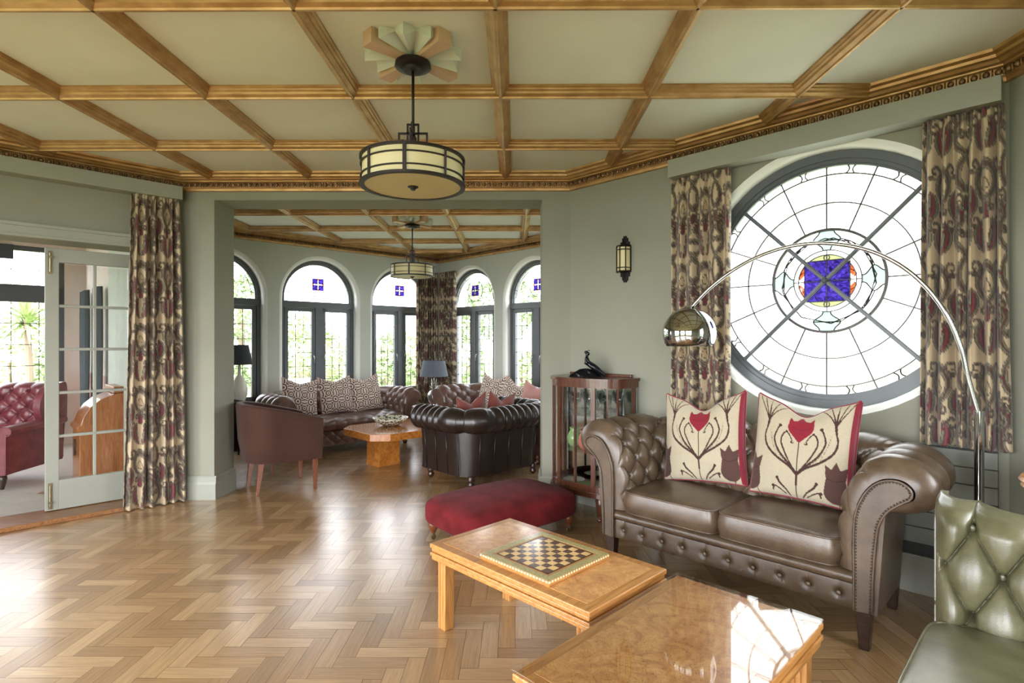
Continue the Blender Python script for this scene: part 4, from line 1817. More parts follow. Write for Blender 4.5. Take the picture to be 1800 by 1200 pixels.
    # seat
    if seat == 'cushions':
        wx = 2 * (W - .058)
        cw = wx / ncush
        cd = yb - .02
        for k in range(ncush):
            xc = -wx / 2 + (k + .5) * cw
            seat_cushion(t, xc, cw - .006, -.012, cd, seatz - .14, .135, leather)
    else:
        nx, ny = 90, 40
        sx = np.linspace(-W + .02, W - .02, nx)
        q = np.linspace(0, 1, ny)
        Xg, Qg = np.meshgrid(sx, q, indexing='ij')
        # section: front nose then top
        yy = np.where(Qg < .25, -.03 + .03 * (1 - np.sin(Qg / .25 * pi / 2)) * 0 - .012 * np.sin(Qg / .25 * pi), (Qg - .25) / .75 * (yb + .02) - .03)
        zz_ = np.where(Qg < .25, seatz - .13 + (.10) * (Qg / .25) ** .8, seatz - .03 + .035 * np.sin(np.clip((Qg - .25) / .75, 0, 1) * pi) ** .6)
        pitx = .14
        py = (Qg - .25) / .75 * yb / pitx
        la_, lb_ = (Xg / pitx + py) / 2 * 1.4, (Xg / pitx - py) / 2 * 1.4
        hh = (np.abs(np.sin(pi * la_)) * np.abs(np.sin(pi * lb_))) ** .45
        zz_ = zz_ + np.where(Qg > .25, .018 * (hh - .5), 0)
        yy = yy - np.where(Qg <= .25, .010 * np.abs(np.sin(pi * Xg / pitx)) ** .5, 0)
        V3 = np.stack([Xg, yy, zz_], -1).reshape(-1, 3)
        np_mesh('tufted_seat', V3, grid_faces(nx, ny), leather, t)
    # legs
    lm = leg_mat or M['darkwood']
    xo = W + on * .5
    yr = yb + on - .05
    for sx_, y in ((-1, .03), (1, .03), (-1, yr), (1, yr)):
        mb = MB()
        if legs == 'taper':
            mb.box((0, 0, zbase / 2 + .005), (.062, .062, zbase + .01), taper=.62)
            o = mb.build('leg', lm, t, bevel=.003)
        else:
            hgt = zbase
            mb.lathe([(.018, 0), (.024, .012), (.030, .02), (.034, .035), (.022, .05), (.030, .06), (.038, .075), (.030, .09), (.034, hgt + .01), (.0, hgt + .01)], n=14)
            o = mb.build('leg', lm, t, smooth=True)
        o.location = (sx_ * (xo - .01), y, 0)


def seat_cushion(t, xc, w, y0, d, z0, th, leather, n=34, crown=.028, piping=True):
    mb = MB()
    g = np.linspace(-1, 1, n)
    X, Y = np.meshgrid(g, g, indexing='ij')

    def sq(v, k=.10):
        # squarish with rounded corners in plan
        return v
    ex = 9
    r = (np.abs(X) ** ex + np.abs(Y) ** ex) ** (1 / ex)
    r = np.where(r < 1e-6, 1, r)
    sc_ = np.maximum(np.abs(X), np.abs(Y)) / r
    PX, PY = X * sc_ * w / 2 + xc, y0 + d / 2 + Y * sc_ * d / 2
    e = (1 - X ** 2) * (1 - Y ** 2)
    top = z0 + th - .010 + crown * e ** .45
    bot = z0 + .006 - .006 * e ** .4
    rows = []
    Vt = np.stack([PX, PY, top], -1)
    Vb = np.stack([PX, PY, bot], -1)
    idx = [(i, 0) for i in range(n)] + [(n - 1, j) for j in range(1, n)] + [(i, n - 1) for i in range(n - 2, -1, -1)] + [(0, j) for j in range(n - 2, 0, -1)]
    cx, cyy = xc, y0 + d / 2
    side = []
    for k in range(7):
        a = k / 6
        bulge = .010 * sin(pi * a)
        ring = []
        for q in idx:
            p = Vt[q] * (1 - a) + Vb[q] * a
            dx, dy = (p[0] - cx) / (w / 2), (p[1] - cyy) / (d / 2)
            ring.append((p[0] + dx * bulge, p[1] + dy * bulge, p[2]))
        side.append(ring)
    V = [tuple(v) for v in Vt.reshape(-1, 3)] + [tuple(v) for v in Vb.reshape(-1, 3)]
    F = [tuple(f) for f in grid_faces(n, n)] + [tuple(f[::-1]) for f in grid_faces(n, n, n * n)]
    mb.add(V, F)
    m = len(idx)
    V = [p for r_ in side for p in r_]
    F = []
    for k in range(6):
        for q in range(m):
            F.append((k * m + q, (k + 1) * m + q, (k + 1) * m + (q + 1) % m, k * m + (q + 1) % m))
    mb.add(V, F)
    o = mb.build('seat_cushion', leather, t, auto=55)
    if piping:
        for ring, nm in ((side[0], 'piping'), (side[6], 'piping')):
            pb = MB()
            pb.tube(ring, .0055, 6, closed=True)
            pb.build(nm, leather, o, smooth=True)
    return o


SOFA_YAW = -pi / 4
s1 = thing('chesterfield_sofa', 'taupe leather two-seater sofa with two seat cushions under the round window', 'sofa', (1.044, 2.883, 0), SOFA_YAW)
chesterfield(s1, .633, .53, .84, M['brown'], prof='flare', ds=.088, dp=.105, A=.040, groove=.006, res=(26, 150), buttons=True, seatz=.475, zbase=.17)


def on_sofa(x, y):
    """sofa local -> world"""
    return (1.044 + R2 * x + R2 * y, 2.883 - R2 * x + R2 * y)


p1, p2 = on_sofa(.45 - .71, .40), on_sofa(.985 - .71, .40)
pillow('scatter_cushion', 'cream cushion with red tulip on the left seat of the taupe sofa', (*p1, .495), SOFA_YAW, .52, .52, .16, TUL, M['tulip'], M['crimson'], lean=.22, roll=-.10, n=200, chop=.075, band=True, seed=1)
pillow('scatter_cushion', 'cream cushion with red tulip on the right seat of the taupe sofa', (*p2, .495), SOFA_YAW, .52, .53, .16, TUL, M['tulip'], M['crimson'], lean=.20, roll=0.02, n=200, chop=.07, band=True, seed=4)

# far room, three-seater against the left-hand windows (faces +x -y)
LY = pi / 4
yaw_l = pi / 4           # local -y -> (sin, -cos) = (.707,-.707)
c3 = (-1.94, 6.84)
s2 = thing('chesterfield_sofa', 'long brown buttoned sofa under the arched windows with three patterned cushions', 'sofa', (-1.965, 6.785, 0), yaw_l)
chesterfield(s2, .69, .58, .72, M['brownf'], prof='round', ds=.075, dp=.085, A=.028, res=(8, 44), buttons=False, seat='tufted', seatz=.43, zbase=.11, legs='bun', studs=False, front_buttons=14, leg_mat=M['chairwood'])


def loc2(root, x, y):
    a = root.rotation_euler.z
    return (root.location.x + cos(a) * x - sin(a) * y, root.location.y + sin(a) * x + cos(a) * y)


for i, (x, rl, lb) in enumerate(((-.53, .12, 'black and cream patterned cushion nearest the left arm of the long sofa'), (-.02, -.02, 'black and cream patterned cushion in the middle of the long sofa'), (.42, -.08, 'black and cream patterned cushion nearest the right arm of the long sofa'))):
    q = loc2(s2, x, .40)
    pillow('scatter_cushion', lb, (*q, .44), yaw_l, .44, .44, .14, MAZE, M['maze'], M['pinktrim'], lean=.25, roll=rl, n=170, chop=.03, seed=i, trimr=.006)

# sofa along the right-hand wall of the far room (faces -x -y)
s3 = thing('chesterfield_sofa', 'brown buttoned sofa against the right wall of the far room', 'sofa', (-.36, 6.63, 0), -pi / 4)
chesterfield(s3, .78, .58, .76, M['brownf'], prof='round', ds=.085, dp=.09, A=.028, res=(8, 44), buttons=False, seat='tufted', seatz=.43, zbase=.11, legs='bun', studs=False, front_buttons=14, leg_mat=M['chairwood'])
for i, (x, rl, hh, cv, mm_, lb, zz0, yy0) in enumerate((
        (-.38, .05, .46, MAZE, 'maze', 'patterned cushion standing tallest on the right-hand sofa', .44, .38),
        (-.02, .30, .42, MAZE, 'maze', 'tilted patterned cushion right of the tallest one on the right-hand sofa', .44, .36),
        (.40, .1, .40, PLAINPINK, 'maze', 'plain pink cushion at the right end of the right-hand sofa', .44, .36))):
    q = loc2(s3, x, yy0)
    pillow('scatter_cushion', lb, (*q, zz0), -pi / 4, .44, hh, .14, cv, M[mm_], M['pinktrim'], lean=.25, roll=rl, n=150, chop=.03, seed=10 + i, back='#b98a80')

# dark club chair with its back to the opening (faces -x +y)
s4 = thing('chesterfield_armchair', 'dark brown buttoned club chair with its back to the wide opening', 'armchair', (-.568, 5.826, 0), radians(-135))
chesterfield(s4, .37, .58, .73, M['brownd'], dark=M['brownd'], prof='round', ds=.045, dp=.085, A=.024, res=(10, 50), buttons=False, seat='tufted', seatz=.42, zbase=.10, legs='bun', studs=False, front_buttons=6, rear_panel_seams=True)
for x, rl, lb in ((.17, .10, 'russet velvet cushion peeking over the left end of the dark club chair back'), (-.17, -.12, 'russet velvet cushion peeking over the dark club chair back, next to the right jamb')):
    q = loc2(s4, x, .36)
    pillow('scatter_cushion', lb, (*q, .44), radians(-135), .36, .36, .12, PLAINRED, M['redvelvet'], M['redvelvet'], lean=.12, roll=rl, n=60, chop=.05, seed=31, back='#7d4038')


# ------------------------------------------------------------------ olive leather chair in the right foreground (faces -x -y)
def tufted_chair(t, w, leather, seat_z=.45, seat_d=.60, back_h=.86, A=.030, lean=.10, pitch=(.17, .19)):
    # back: thick tufted pad, front surface at y=0 at seat level leaning backwards
    nx, nz = 240, 260
    x = np.linspace(-1, 1, nx)
    s = np.linspace(0, 1, nz)
    X, S = np.meshgrid(x, s, indexing='ij')
    zb, zt = .30, back_h
    hh = zt - zb
    wtop = 1 + .03 * S
    serp = -.018 * (1 - np.cos(2 * pi * (X * .5 + .5))) * np.clip((S - .7) / .3, 0, 1) ** 2
    Zf = zb + hh * S + serp
    Xf = X * w / 2 * wtop
    u = Xf / pitch[0] + .767
    v = (zt - .066 - Zf) / (pitch[1] * .5)
    la, lb = (u * 2 + v) / 2, (u * 2 - v) / 2
    dia = (np.abs(np.sin(pi * la)) * np.abs(np.sin(pi * lb))) ** .34
    d2 = (la - np.round(la)) ** 2 + (lb - np.round(lb)) ** 2
    dip = np.exp(-d2 / .008)
    ple = np.abs(np.sin(pi * u)) ** .68
    hgt = np.where(v < 0, ple, dia)
    gro = np.where(v < 0, np.abs(np.sin(pi * u)), np.minimum(np.abs(np.sin(pi * la)), np.abs(np.sin(pi * lb))))
    gro = .009 * np.exp(-(gro / .06) ** 2)
    edge = np.clip((1 - np.abs(X)) / .16, 0, 1) ** .5
    D = -gro + A * (hgt - .4) - A * 1.0 * np.where(v > -.3, dip, 0)
    Yf = lean * (Zf - seat_z) * 1.6 - D * edge - .02 + .075 * (1 - np.sqrt(1 - .98 * np.clip((np.abs(X) - .80) / .20, 0, 1) ** 2)) + .07 * (1 - np.sqrt(1 - .98 * np.clip((S - .86) / .14, 0, 1) ** 2))
    V = np.stack([Xf, Yf, Zf], -1)
    # wrap over the top, down the back
    nb = 16
    top = []
    for k in range(1, nb + 1):
        a = k / nb
        if a < .4:
            q = a / .4
            z = Zf[:, -1] + .012 * np.sin(pi * q)
            y = Yf[:, -1] + .10 * q
        else:
            q = (a - .4) / .6
            z = Zf[:, -1] * (1 - q) + .16 * q
            y = Yf[:, -1] + .10 - (lean * 1.6 * (Zf[:, -1] - z)) + 0 * z
        top.append(np.stack([Xf[:, -1] * (1 - .03 * (a)), y, z], -1))
    V = np.concatenate([V, np.stack(top, 1)], 1)
    nn = V.shape[1]
    np_mesh('backrest', V.reshape(-1, 3), grid_faces(nx, nn), leather, t)
    # closed flanks
    for sx in (0, nx - 1):
        mb = MB()
        front = [tuple(p) for p in V[sx, :nz]]
        back = [tuple(p) for p in V[sx, nz:]]
        poly = front + back
        cxs = poly[0][0]
        pts2 = [(p[1], p[2]) for p in poly[::6]]
        sg = -1 if sx == 0 else 1
        mb.prism(pts2, 0, 1, lambda p, q: (cxs + sg * (.03 * max(0, (p[1] - zb) / hh)) * w / 2 + (sg * .004 if q else -sg * .02), p[0], p[1]))
        mb.build('back_side', leather, t, auto=50)
    b0 = None
    for k in range(-10, 11):
        for r in range(0, 8):
            if (k + r) % 2:
                continue
            uu = k / 2.0
            xx = (uu - .767) * pitch[0]
            z_ = zt - .066 - r * pitch[1] * .5
            if abs(xx) > w / 2 - .04 or z_ < seat_z + .02:
                continue
            i = int(round((xx / (w / 2) * .5 + .5) * (nx - 1)))
            j = int(np.argmin(np.abs(Zf[i] - z_)))
            if b0 is None:
                b0 = MB().sphere((0, 0, 0), (.012, .007, .012), 12, 6).build('button', leather, t, smooth=True)
                o = b0
            else:
                o = b0.copy()
                COL.objects.link(o)
                o.parent = t
            p = V[i, j]
            o.location = (p[0], p[1] - .003, p[2])
    seat_cushion(t, 0, w + .01, -seat_d, seat_d - .02, seat_z - .14, .135, leather, n=50, crown=.03)
    fr = MB()
    fr.box((0, -seat_d / 2 + .04, .235), (w, seat_d + .04, .15))
    fr.build('seat_frame', leather, t, bevel=.012)
    for sx, y in ((-1, -seat_d + .06), (1, -seat_d + .06), (-1, .06), (1, .06)):
        mb = MB()
        mb.box((0, 0, .085), (.05, .05, .17), taper=.6)
        o = mb.build('leg', M['darkwood'], t, bevel=.003)
        o.location = (sx * (w / 2 - .05), y, 0)


gc_w = .72
K = Vector((1.40, 1.85))
gcx = K + Vector((R2, -R2)) * (gc_w / 2)
gc = thing('button_back_chair', 'olive green buttoned leather chair in the right foreground', 'chair', (gcx.x, gcx.y, 0), -pi / 4)
tufted_chair(gc, gc_w, M['green'], seat_z=.45, seat_d=.62, back_h=.80, A=.046, pitch=(.15, .27))

# ------------------------------------------------------------------ red wing chair in the sun room (seen through the open half of the glazed doors)
rc = thing('wing_chair', 'oxblood red buttoned leather armchair in the sun room', 'armchair', (-4.97, 5.45, .0125), radians(6))
rc.scale = (1, 1, .89)
def club(t, w, leather):
    """buttoned arm chair facing -y: seat, tufted back with wings, scrolled arms"""
    nx, nz = 80, 80
    x = np.linspace(-1, 1, nx)
    s = np.linspace(0, 1, nz)
    X, S = np.meshgrid(x, s, indexing='ij')
    zb, zt = .38, 1.04
    Z = zb + (zt - zb) * S - .04 * X ** 2 * S
    px, pz = .16, .17
    u = X * w / 2 / px + .5
    v = (zt - .10 - Z) / (pz * .5)
    la, lb = (u * 2 + v) / 2, (u * 2 - v) / 2
    dia = (np.abs(np.sin(pi * la)) * np.abs(np.sin(pi * lb))) ** .42
    dip = np.exp(-((la - np.round(la)) ** 2 + (lb - np.round(lb)) ** 2) / .012)
    hg = np.where(v < 0, np.abs(np.sin(pi * u)) ** .84, dia)
    A = .032
    D = A * (hg - .4) - A * np.where(v > -.3, dip, 0)
    Y = .12 * (Z - .4) - D + .09 * np.clip((S - .9) / .1, 0, 1) ** 2
    V = np.stack([X * w / 2, Y, Z], -1)
    back = np.stack([X[:, -1] * w / 2, Y[:, -1] + .12, Z[:, -1] - .02], -1)[:, None]
    back2 = np.stack([X[:, -1] * w / 2, Y[:, -1] * 0 + .20, Z[:, -1] * 0 + .14], -1)[:, None]
    V = np.concatenate([V, back, back2], 1)
    np_mesh('backrest', V.reshape(-1, 3), grid_faces(nx, nz + 2), leather, t)
    for sx in (-1, 1):
        # wing
        mb = MB()
        wing = [(.10, .58), (-.10, .60), (-.17, .68), (-.19, .80), (-.15, .92), (-.05, 1.01), (.08, 1.03), (.18, 1.0), (.18, .58)]
        wing = [tuple(p)[:2] for p in catmull([(a, b, 0) for a, b in wing], 5)]
        mb.prism(wing, sx * (w / 2 - .01), sx * (w / 2 + .055), lambda p, q: (q, p[0], p[1]))
        mb.build('wing', leather, t, bevel=.02, auto=50)
        # arm
        am = MB()
        prof = [(-.02, .16), (-.02, .55), (-.03, .60), (0, .635), (.05, .645), (.095, .62), (.10, .575), (.075, .55), (.06, .53), (.06, .16)]
        prof = [tuple(p)[:2] for p in catmull([(a, b, 0) for a, b in prof], 5)]
        am.prism(prof, -.60, .12, lambda p, q: (sx * (w / 2 + p[0]), q, p[1] - .0 + (.03 * (q + .6))))
        o = am.build('arm', leather, t, auto=50)
        pb = MB()
        pb.tube([(sx * (w / 2 + a), -.604, b) for a, b in prof], .006, 6)
        pb.build('arm_piping', leather, o, smooth=True)
    seat_cushion(t, 0, w - .04, -.62, .62, .30, .15, leather, n=30)
    fr = MB()
    fr.box((0, -.22, .225), (w + .06, .74, .15))
    fr.build('seat_frame', leather, t, bevel=.01)
    for sx, y in ((-1, -.52), (1, -.52), (-1, .12), (1, .12)):
        mb = MB()
        mb.lathe([(.014, 0), (.02, .03), (.035, .10), (.03, .16), (0, .16)], n=12)
        o = mb.build('leg', M['darkwood'], t, smooth=True)
        o.location = (sx * (w / 2 - .03), y, 0)


club(rc, .62, M['red'])


# ------------------------------------------------------------------ nest of two low tables with burl tops
def burl_mat():
    m, nt, p = nmat('burl_veneer')
    tc = nt.nodes.new('ShaderNodeTexCoord')
    n1 = nt.nodes.new('ShaderNodeTexNoise')
    n1.inputs['Scale'].default_value = 9
    n1.inputs['Detail'].default_value = 9
    n1.inputs['Roughness'].default_value = .65
    n1.inputs['Distortion'].default_value = 2.2
    nt.links.new(tc.outputs['Object'], n1.inputs['Vector'])
    r = nt.nodes.new('ShaderNodeValToRGB')
    e = r.color_ramp.elements
    e[0].position, e[1].position = .33, .66
    e[0].color = (*lin('#a97040'), 1)
    e[1].color = (*lin('#d6a566'), 1)
    x = r.color_ramp.elements.new(.5)
    x.color = (*lin('#c68f54'), 1)
    nt.links.new(n1.outputs[0], r.inputs[0])
    v = nt.nodes.new('ShaderNodeTexNoise')
    v.inputs['Scale'].default_value = 17
    v.inputs['Detail'].default_value = 2
    v.inputs['Distortion'].default_value = 5
    nt.links.new(tc.outputs['Object'], v.inputs['Vector'])
    r2 = nt.nodes.new('ShaderNodeValToRGB')
    f = r2.color_ramp.elements
    f[0].position, f[0].color = .475, (1, 1, 1, 1)
    f[1].position, f[1].color = .525, (1, 1, 1, 1)
    y = r2.color_ramp.elements.new(.5)
    y.color = (.48, .38, .30, 1)
    nt.links.new(v.outputs[0], r2.inputs[0])
    mx = nt.nodes.new('ShaderNodeVectorMath')
    mx.operation = 'MULTIPLY'
    nt.links.new(r.outputs[0], mx.inputs[0])
    nt.links.new(r2.outputs[0], mx.inputs[1])
    nt.links.new(mx.outputs[0], p.inputs['Base Color'])
    setp(p, Roughness=.3, Coat_Weight=.4, Coat_Roughness=.12)
    return m


M['burl'] = burl_mat()
M['tableglass'] = glass_mat('table_glass', (1, 1, 1), rough=.005)
M['glassedge'] = glass_mat('glass_edge', (.55, .80, .75))


def low_table(t, L, Wd, H, glass=False):
    # local: x along length 0..L, y across 0..Wd
    f = MB()
    for k, (o, z0, z1) in enumerate(((0, H - .022, H - .001), (.006, H - .040, H - .023), (0, H - .058, H - .041), (.006, H - .078, H - .059))):
        f.box((L / 2, Wd / 2, (z0 + z1) / 2), (L - 2 * o, Wd - 2 * o, z1 - z0))
    f.build('reeded_top', M['oak'], t, bevel=.004)
    b = MB()
    b.box((L / 2, Wd / 2, H), (L - .09, Wd - .09, .0014))
    b.build('burl_panel', M['burl'], t)
    for x in (.055, L - .055):
        for y in (.055, Wd - .055):
            l = MB()
            for q in (-.019, 0, .019):
                l.box((q, 0, (H - .078) / 2), (.017, .056, H - .078))
            l.box((0, 0, (H - .078) / 2), (.054, .046, H - .078))
            o = l.build('leg', M['oakleg'], t, bevel=.004)
            o.location = (x, y, 0)
    if glass:
        g = MB()
        g.box((L / 2, Wd / 2, H + .0075), (L + .004, Wd + .004, .008))
        go = g.build('glass_top', M['tableglass'], t, bevel=.0015)
        st = MB()
        for x in (.02, L - .02):
            for y in (.02, Wd - .02):
                st.lathe([(.008, H + .0008), (.008, H + .0034)], (x, y, 0), 10)
        st.build('glass_pad', M['crystal'], go)


# second table: from its left corner along (+,-)
t2 = thing('coffee_table', 'low oak and burl table carrying the chessboard', 'coffee table', (-.404, 2.603, 0), -pi / 4)
low_table(t2, .94, .53, .40)
# front table, long axis running towards the lower left; glass-topped
A_ = Vector((.652, 2.238))
t1 = thing('coffee_table', 'low oak and burl table with a glass top in the right foreground', 'coffee table', (0, 0, 0), -pi / 4)
# local x -> (+,-): short side .536 ; local y -> (+,+): long side .94 from C to A
Cc = A_ + Vector((-R2, -R2)) * .94
t1.location = (Cc.x + .003, Cc.y - .003, 0)
low_table(t1, .536, .94, .408, glass=True)


def chessboard(t):
    a = .40
    b = MB()
    b.box((0, 0, .010), (a, a, .020))
    body = b.build('board', M['oak'], t, bevel=.002)
    f = MB()
    for sx in (-1, 1):
        f.box((sx * (a / 2 - .020), 0, .0206), (.034, a - .006, .0012))
        f.box((0, sx * (a / 2 - .020), .0206), (a - .074, .034, .0012))
    f.build('inlaid_border', mat('green_gilt_inlay', '#8a8452', .35, col2='#b3a270', vscale=130, coat=.5), t)
    n = .036
    l, d = MB(), MB()
    for i in range(8):
        for j in range(8):
            (d if (i + j) % 2 else l).box(((i - 3.5) * n, (j - 3.5) * n, .0205), (n, n, .0012))
    l.build('light_squares', mat('maple_squares', '#d9b578', .2, vary=.1, coat=.6), t)
    d.build('dark_squares', mat('walnut_squares', '#4c2717', .2, vary=.2, coat=.6), t)
    e = MB()
    h = 4 * n
    for sx in (-1, 1):
        e.box((sx * (h + .003), 0, .0206), (.006, 2 * h + .012, .0014))
        e.box((0, sx * (h + .003), .0206), (2 * h + .012, .006, .0014))
    e.build('dark_stringing', mat('ebony_stringing', '#3a1e15', .3), t)
    c = MB()
    m = 48
    for k in range(m):
        if k % 2:
            continue
        q = -a / 2 + a * (k + .5) / m
        for sx in (-1, 1):
            c.box((sx * a / 2, q, .016), (.0035, a / m, .007))
            c.box((q, sx * a / 2, .016), (a / m, .0035, .007))
    c.build('rope_inlay', mat('bone_inlay', '#e4d9b4', .3), t)


cb = thing('chessboard', 'inlaid wooden chessboard lying on the low table', 'chessboard', (.130, 2.416, .4012), -pi / 4)
chessboard(cb)


# ------------------------------------------------------------------ burgundy footstool
def footstool(t, w, d, z0, z1):
    n, m = 60, 46
    mb = MB()
    # superellipse section swept as a rounded block
    def fn(u, v):
        a = 2 * pi * u
        b = -pi / 2 + pi * v
        p, q = .34, .42
        cx = abs(cos(a)) ** p * (1 if cos(a) > 0 else -1)
        sy = abs(sin(a)) ** p * (1 if sin(a) > 0 else -1)
        cb_ = abs(cos(b)) ** q
        sb = abs(sin(b)) ** q * (1 if sin(b) > 0 else -1)
        x, y = cx * cb_ * w / 2, sy * cb_ * d / 2
        z = (z0 + z1) / 2 + sb * (z1 - z0) / 2
        crown = .035 * (1 - (x / (w / 2)) ** 2) * (1 - (y / (d / 2)) ** 2) if sb > 0 else 0
        return (x, y, z + crown)
    mb.grid(fn, n * 2, m, cu=True)
    mb.build('upholstered_block', M['velvet'], t, smooth=True)
    for sx in (-1, 1):
        for sy in (-1, 1):
            l = MB()
            l.lathe([(.010, .045), (.016, .05), (.018, .06), (.026, .075), (.034, .095), (.036, .12), (.024, .13), (0, .14)], n=16)
            o = l.build('leg', M['chairwood'], t, smooth=True)
            o.location = (sx * (w / 2 - .08), sy * (d / 2 - .08), 0)
            c = MB()
            c.lathe([(.018, -.007), (.018, .007)], (0, 0, .019), 16, axis='y')
            c.box((0, 0, .036), (.012, .026, .02))
            c.build('castor', M['brass'], o, smooth=False)


fs = thing('footstool', 'low burgundy velvet footstool on turned legs behind the chessboard table', 'footstool', (-.09, 3.84, 0), radians(40))
footstool(fs, .98, .64, .10, .30)


# ------------------------------------------------------------------ octagonal coffee table with bowl
def octagon_table(t, L, W, H, c):
    pl = [(-L / 2 + c, -W / 2), (L / 2 - c, -W / 2), (L / 2, -W / 2 + c), (L / 2, W / 2 - c), (L / 2 - c, W / 2), (-L / 2 + c, W / 2), (-L / 2, W / 2 - c), (-L / 2, -W / 2 + c)]
    mb = MB()
    mb.prism(pl, H - .075, H, lambda p, z: (p[0], p[1], z))
    mb.build('tabletop', M['yew'], t, bevel=.004)
    for s in (-1, 1):
        b = MB()
        b.box((0, 0, (H - .075) / 2 + .02), (.26, .26, H - .075 - .04))
        o = b.build('pedestal', M['yew'], t, bevel=.004)
        o.location = (s * .38, 0, 0)
        p = MB()
        p.box((0, 0, .022), (.268, .268, .044))
        p.build('plinth', M['yew'], o, bevel=.003)


ot = thing('coffee_table', 'octagonal polished wooden coffee table in the far room', 'coffee table', (-1.19, 6.36, 0), pi / 4)
octagon_table(ot, 1.42, .86, .395, .15)
bw = thing('decorative_bowl', 'wide blue and white patterned bowl on the octagonal table', 'bowl', (-1.42, 6.27, .396))
mb = MB()
mb.lathe([(0, .006), (.07, .006), (.12, .03), (.17, .065), (.198, .092), (.202, .092), (.176, .060), (.125, .022), (.075, 0), (.0, 0)], n=40, cap=False)


def bowl_mat():
    m, nt, p = nmat('painted_bowl_glaze')
    tc = nt.nodes.new('ShaderNodeTexCoord')
    v = nt.nodes.new('ShaderNodeTexVoronoi')
    v.inputs['Scale'].default_value = 38
    nt.links.new(tc.outputs['Object'], v.inputs['Vector'])
    r = nt.nodes.new('ShaderNodeValToRGB')
    r.color_ramp.interpolation = 'CONSTANT'
    e = r.color_ramp.elements
    e[0].position, e[0].color = 0, (*lin('#26384c'), 1)
    e[1].position, e[1].color = .42, (*lin('#c9c2a8'), 1)
    nt.links.new(v.outputs[0], r.inputs[0])
    nt.links.new(r.outputs[0], p.inputs['Base Color'])
    setp(p, Roughness=.25)
    return m


mb.build('bowl', bowl_mat(), bw, smooth=True)


# ------------------------------------------------------------------ tub chairs
def tub_chair(t):
    # faces -y. plan: U shaped shell; back at +y
    W2, D2 = .27, .27
    n = 64
    V, F = [], []
    path = []
    for k in range(n + 1):
        u = k / n
        # start front left (-x,-y) go round the back to front right
        a = pi + (-pi) * 1.0 * u
        if u < .28:
            q = u / .28
            p = (-W2 - .02 * (1 - q), -D2 - .02 + (D2 + .07) * q)
        elif u > .72:
            q = (1 - u) / .28
            p = (W2 + .02 * (1 - q), -D2 - .02 + (D2 + .07) * q)
        else:
            q = (u - .28) / .44
            aa = pi - pi * q
            p = (W2 * cos(aa) * (abs(cos(aa)) ** -.25 if abs(cos(aa)) > .02 else 1), .05 + (.24) * abs(sin(aa)) ** .75)
        path.append(p)
    P, d = resample([(a, b, 0) for a, b in path], 80)
    P = P[:, :2]
    tg = np.gradient(P, axis=0)
    tg /= np.linalg.norm(tg, axis=1)[:, None]
    nr = np.stack([-tg[:, 1], tg[:, 0]], 1)
    zt = .655 + (.80 - .655) * np.clip((P[:, 1] + .29) / .54, 0, 1) ** .9
    prof = [(.0, .40), (.0, .9), (.010, .985), (.03, 1.0), (.05, .985), (.058, .95), (.05, .35), (.02, .0), (-.005, .0)]
    vs = []
    for i in range(80):
        zb = .285
        for a, b in prof:
            zz_ = zb + (zt[i] - zb) * b
            fl = a * (1 + .25 * b)
            vs.append((P[i, 0] + nr[i, 0] * fl, P[i, 1] + nr[i, 1] * fl, zz_))
    k = len(prof)
    mb = MB()
    fs_ = []
    for i in range(79):
        for q in range(k):
            fs_.append((i * k + q, i * k + (q + 1) % k, (i + 1) * k + (q + 1) % k, (i + 1) * k + q))
    fs_ += [tuple(range(k)), tuple(79 * k + q for q in range(k))]
    mb.add(vs, fs_)
    sh = mb.build('tub_shell', M['chairvelvet'], t, auto=50)
    pb = MB()
    pb.tube([(P[i, 0] + nr[i, 0] * .06, P[i, 1] + nr[i, 1] * .06, zt[i] - .006) for i in range(0, 80, 2)], .005, 6)
    pb.build('piping', M['chairvelvet'], sh, smooth=True)
    st = MB()
    out = [(P[i, 0], P[i, 1]) for i in range(80)]
    st.prism(out, .285, .34, lambda p, z: (p[0], p[1], z))
    st.build('seat_frame', M['chairvelvet'], t)
    seat_cushion(t, 0, .49, -.28, .50, .34, .11, M['chairvelvet'], n=20)
    for sx, y, lx in ((-1, -.25, 0), (1, -.25, 0), (-1, .20, .035), (1, .20, .035)):
        l = MB()
        for z in (0,):
            pass
        a = Vector((0, lx, 0))
        mbv = [(-.012, -.012), (.012, -.012), (.012, .012), (-.012, .012)]
        vs = [(x + 0, y_ + lx, 0) for x, y_ in mbv] + [(x * 1.9, y_ * 1.9, .30) for x, y_ in mbv]
        l.add(vs, [(3, 2, 1, 0), (4, 5, 6, 7), (0, 1, 5, 4), (1, 2, 6, 5), (2, 3, 7, 6), (3, 0, 4, 7)])
        o = l.build('leg', M['chairwood'], t, bevel=.002)
        o.location = (sx * (.235 if y < 0 else .19), y, 0)


# facing (.80,.60): local -y -> (sin a, -cos a)
ya = atan2(.80, -.60)
tc_ = thing('tub_chair', 'brown velvet tub chair standing nearest in the wide opening', 'armchair', (-2.18, 5.10, 0), ya)
tub_chair(tc_)
tc2 = dup(tc_, (-2.80, 5.62, 0), ya, 'brown velvet tub chair half hidden behind the left jamb of the opening')


# ------------------------------------------------------------------ table lamps and their tables
def round_table(t, r, H, m):
    mb = MB()
    mb.lathe([(0, H), (r, H), (r + .006, H - .012), (r, H - .024), (0, H - .024)], n=40, cap=False)
    mb.build('tabletop', m, t, auto=50)
    for k in range(3):
        a = k * 2 * pi / 3
        l = MB()
        l.tube([(r * .55 * cos(a), r * .55 * sin(a), H - .02), (r * .65 * cos(a), r * .65 * sin(a), H * .4), (r * .8 * cos(a), r * .8 * sin(a), 0.005)], [.016, .013, .010], 8)
        l.build('leg', m, t, smooth=True)


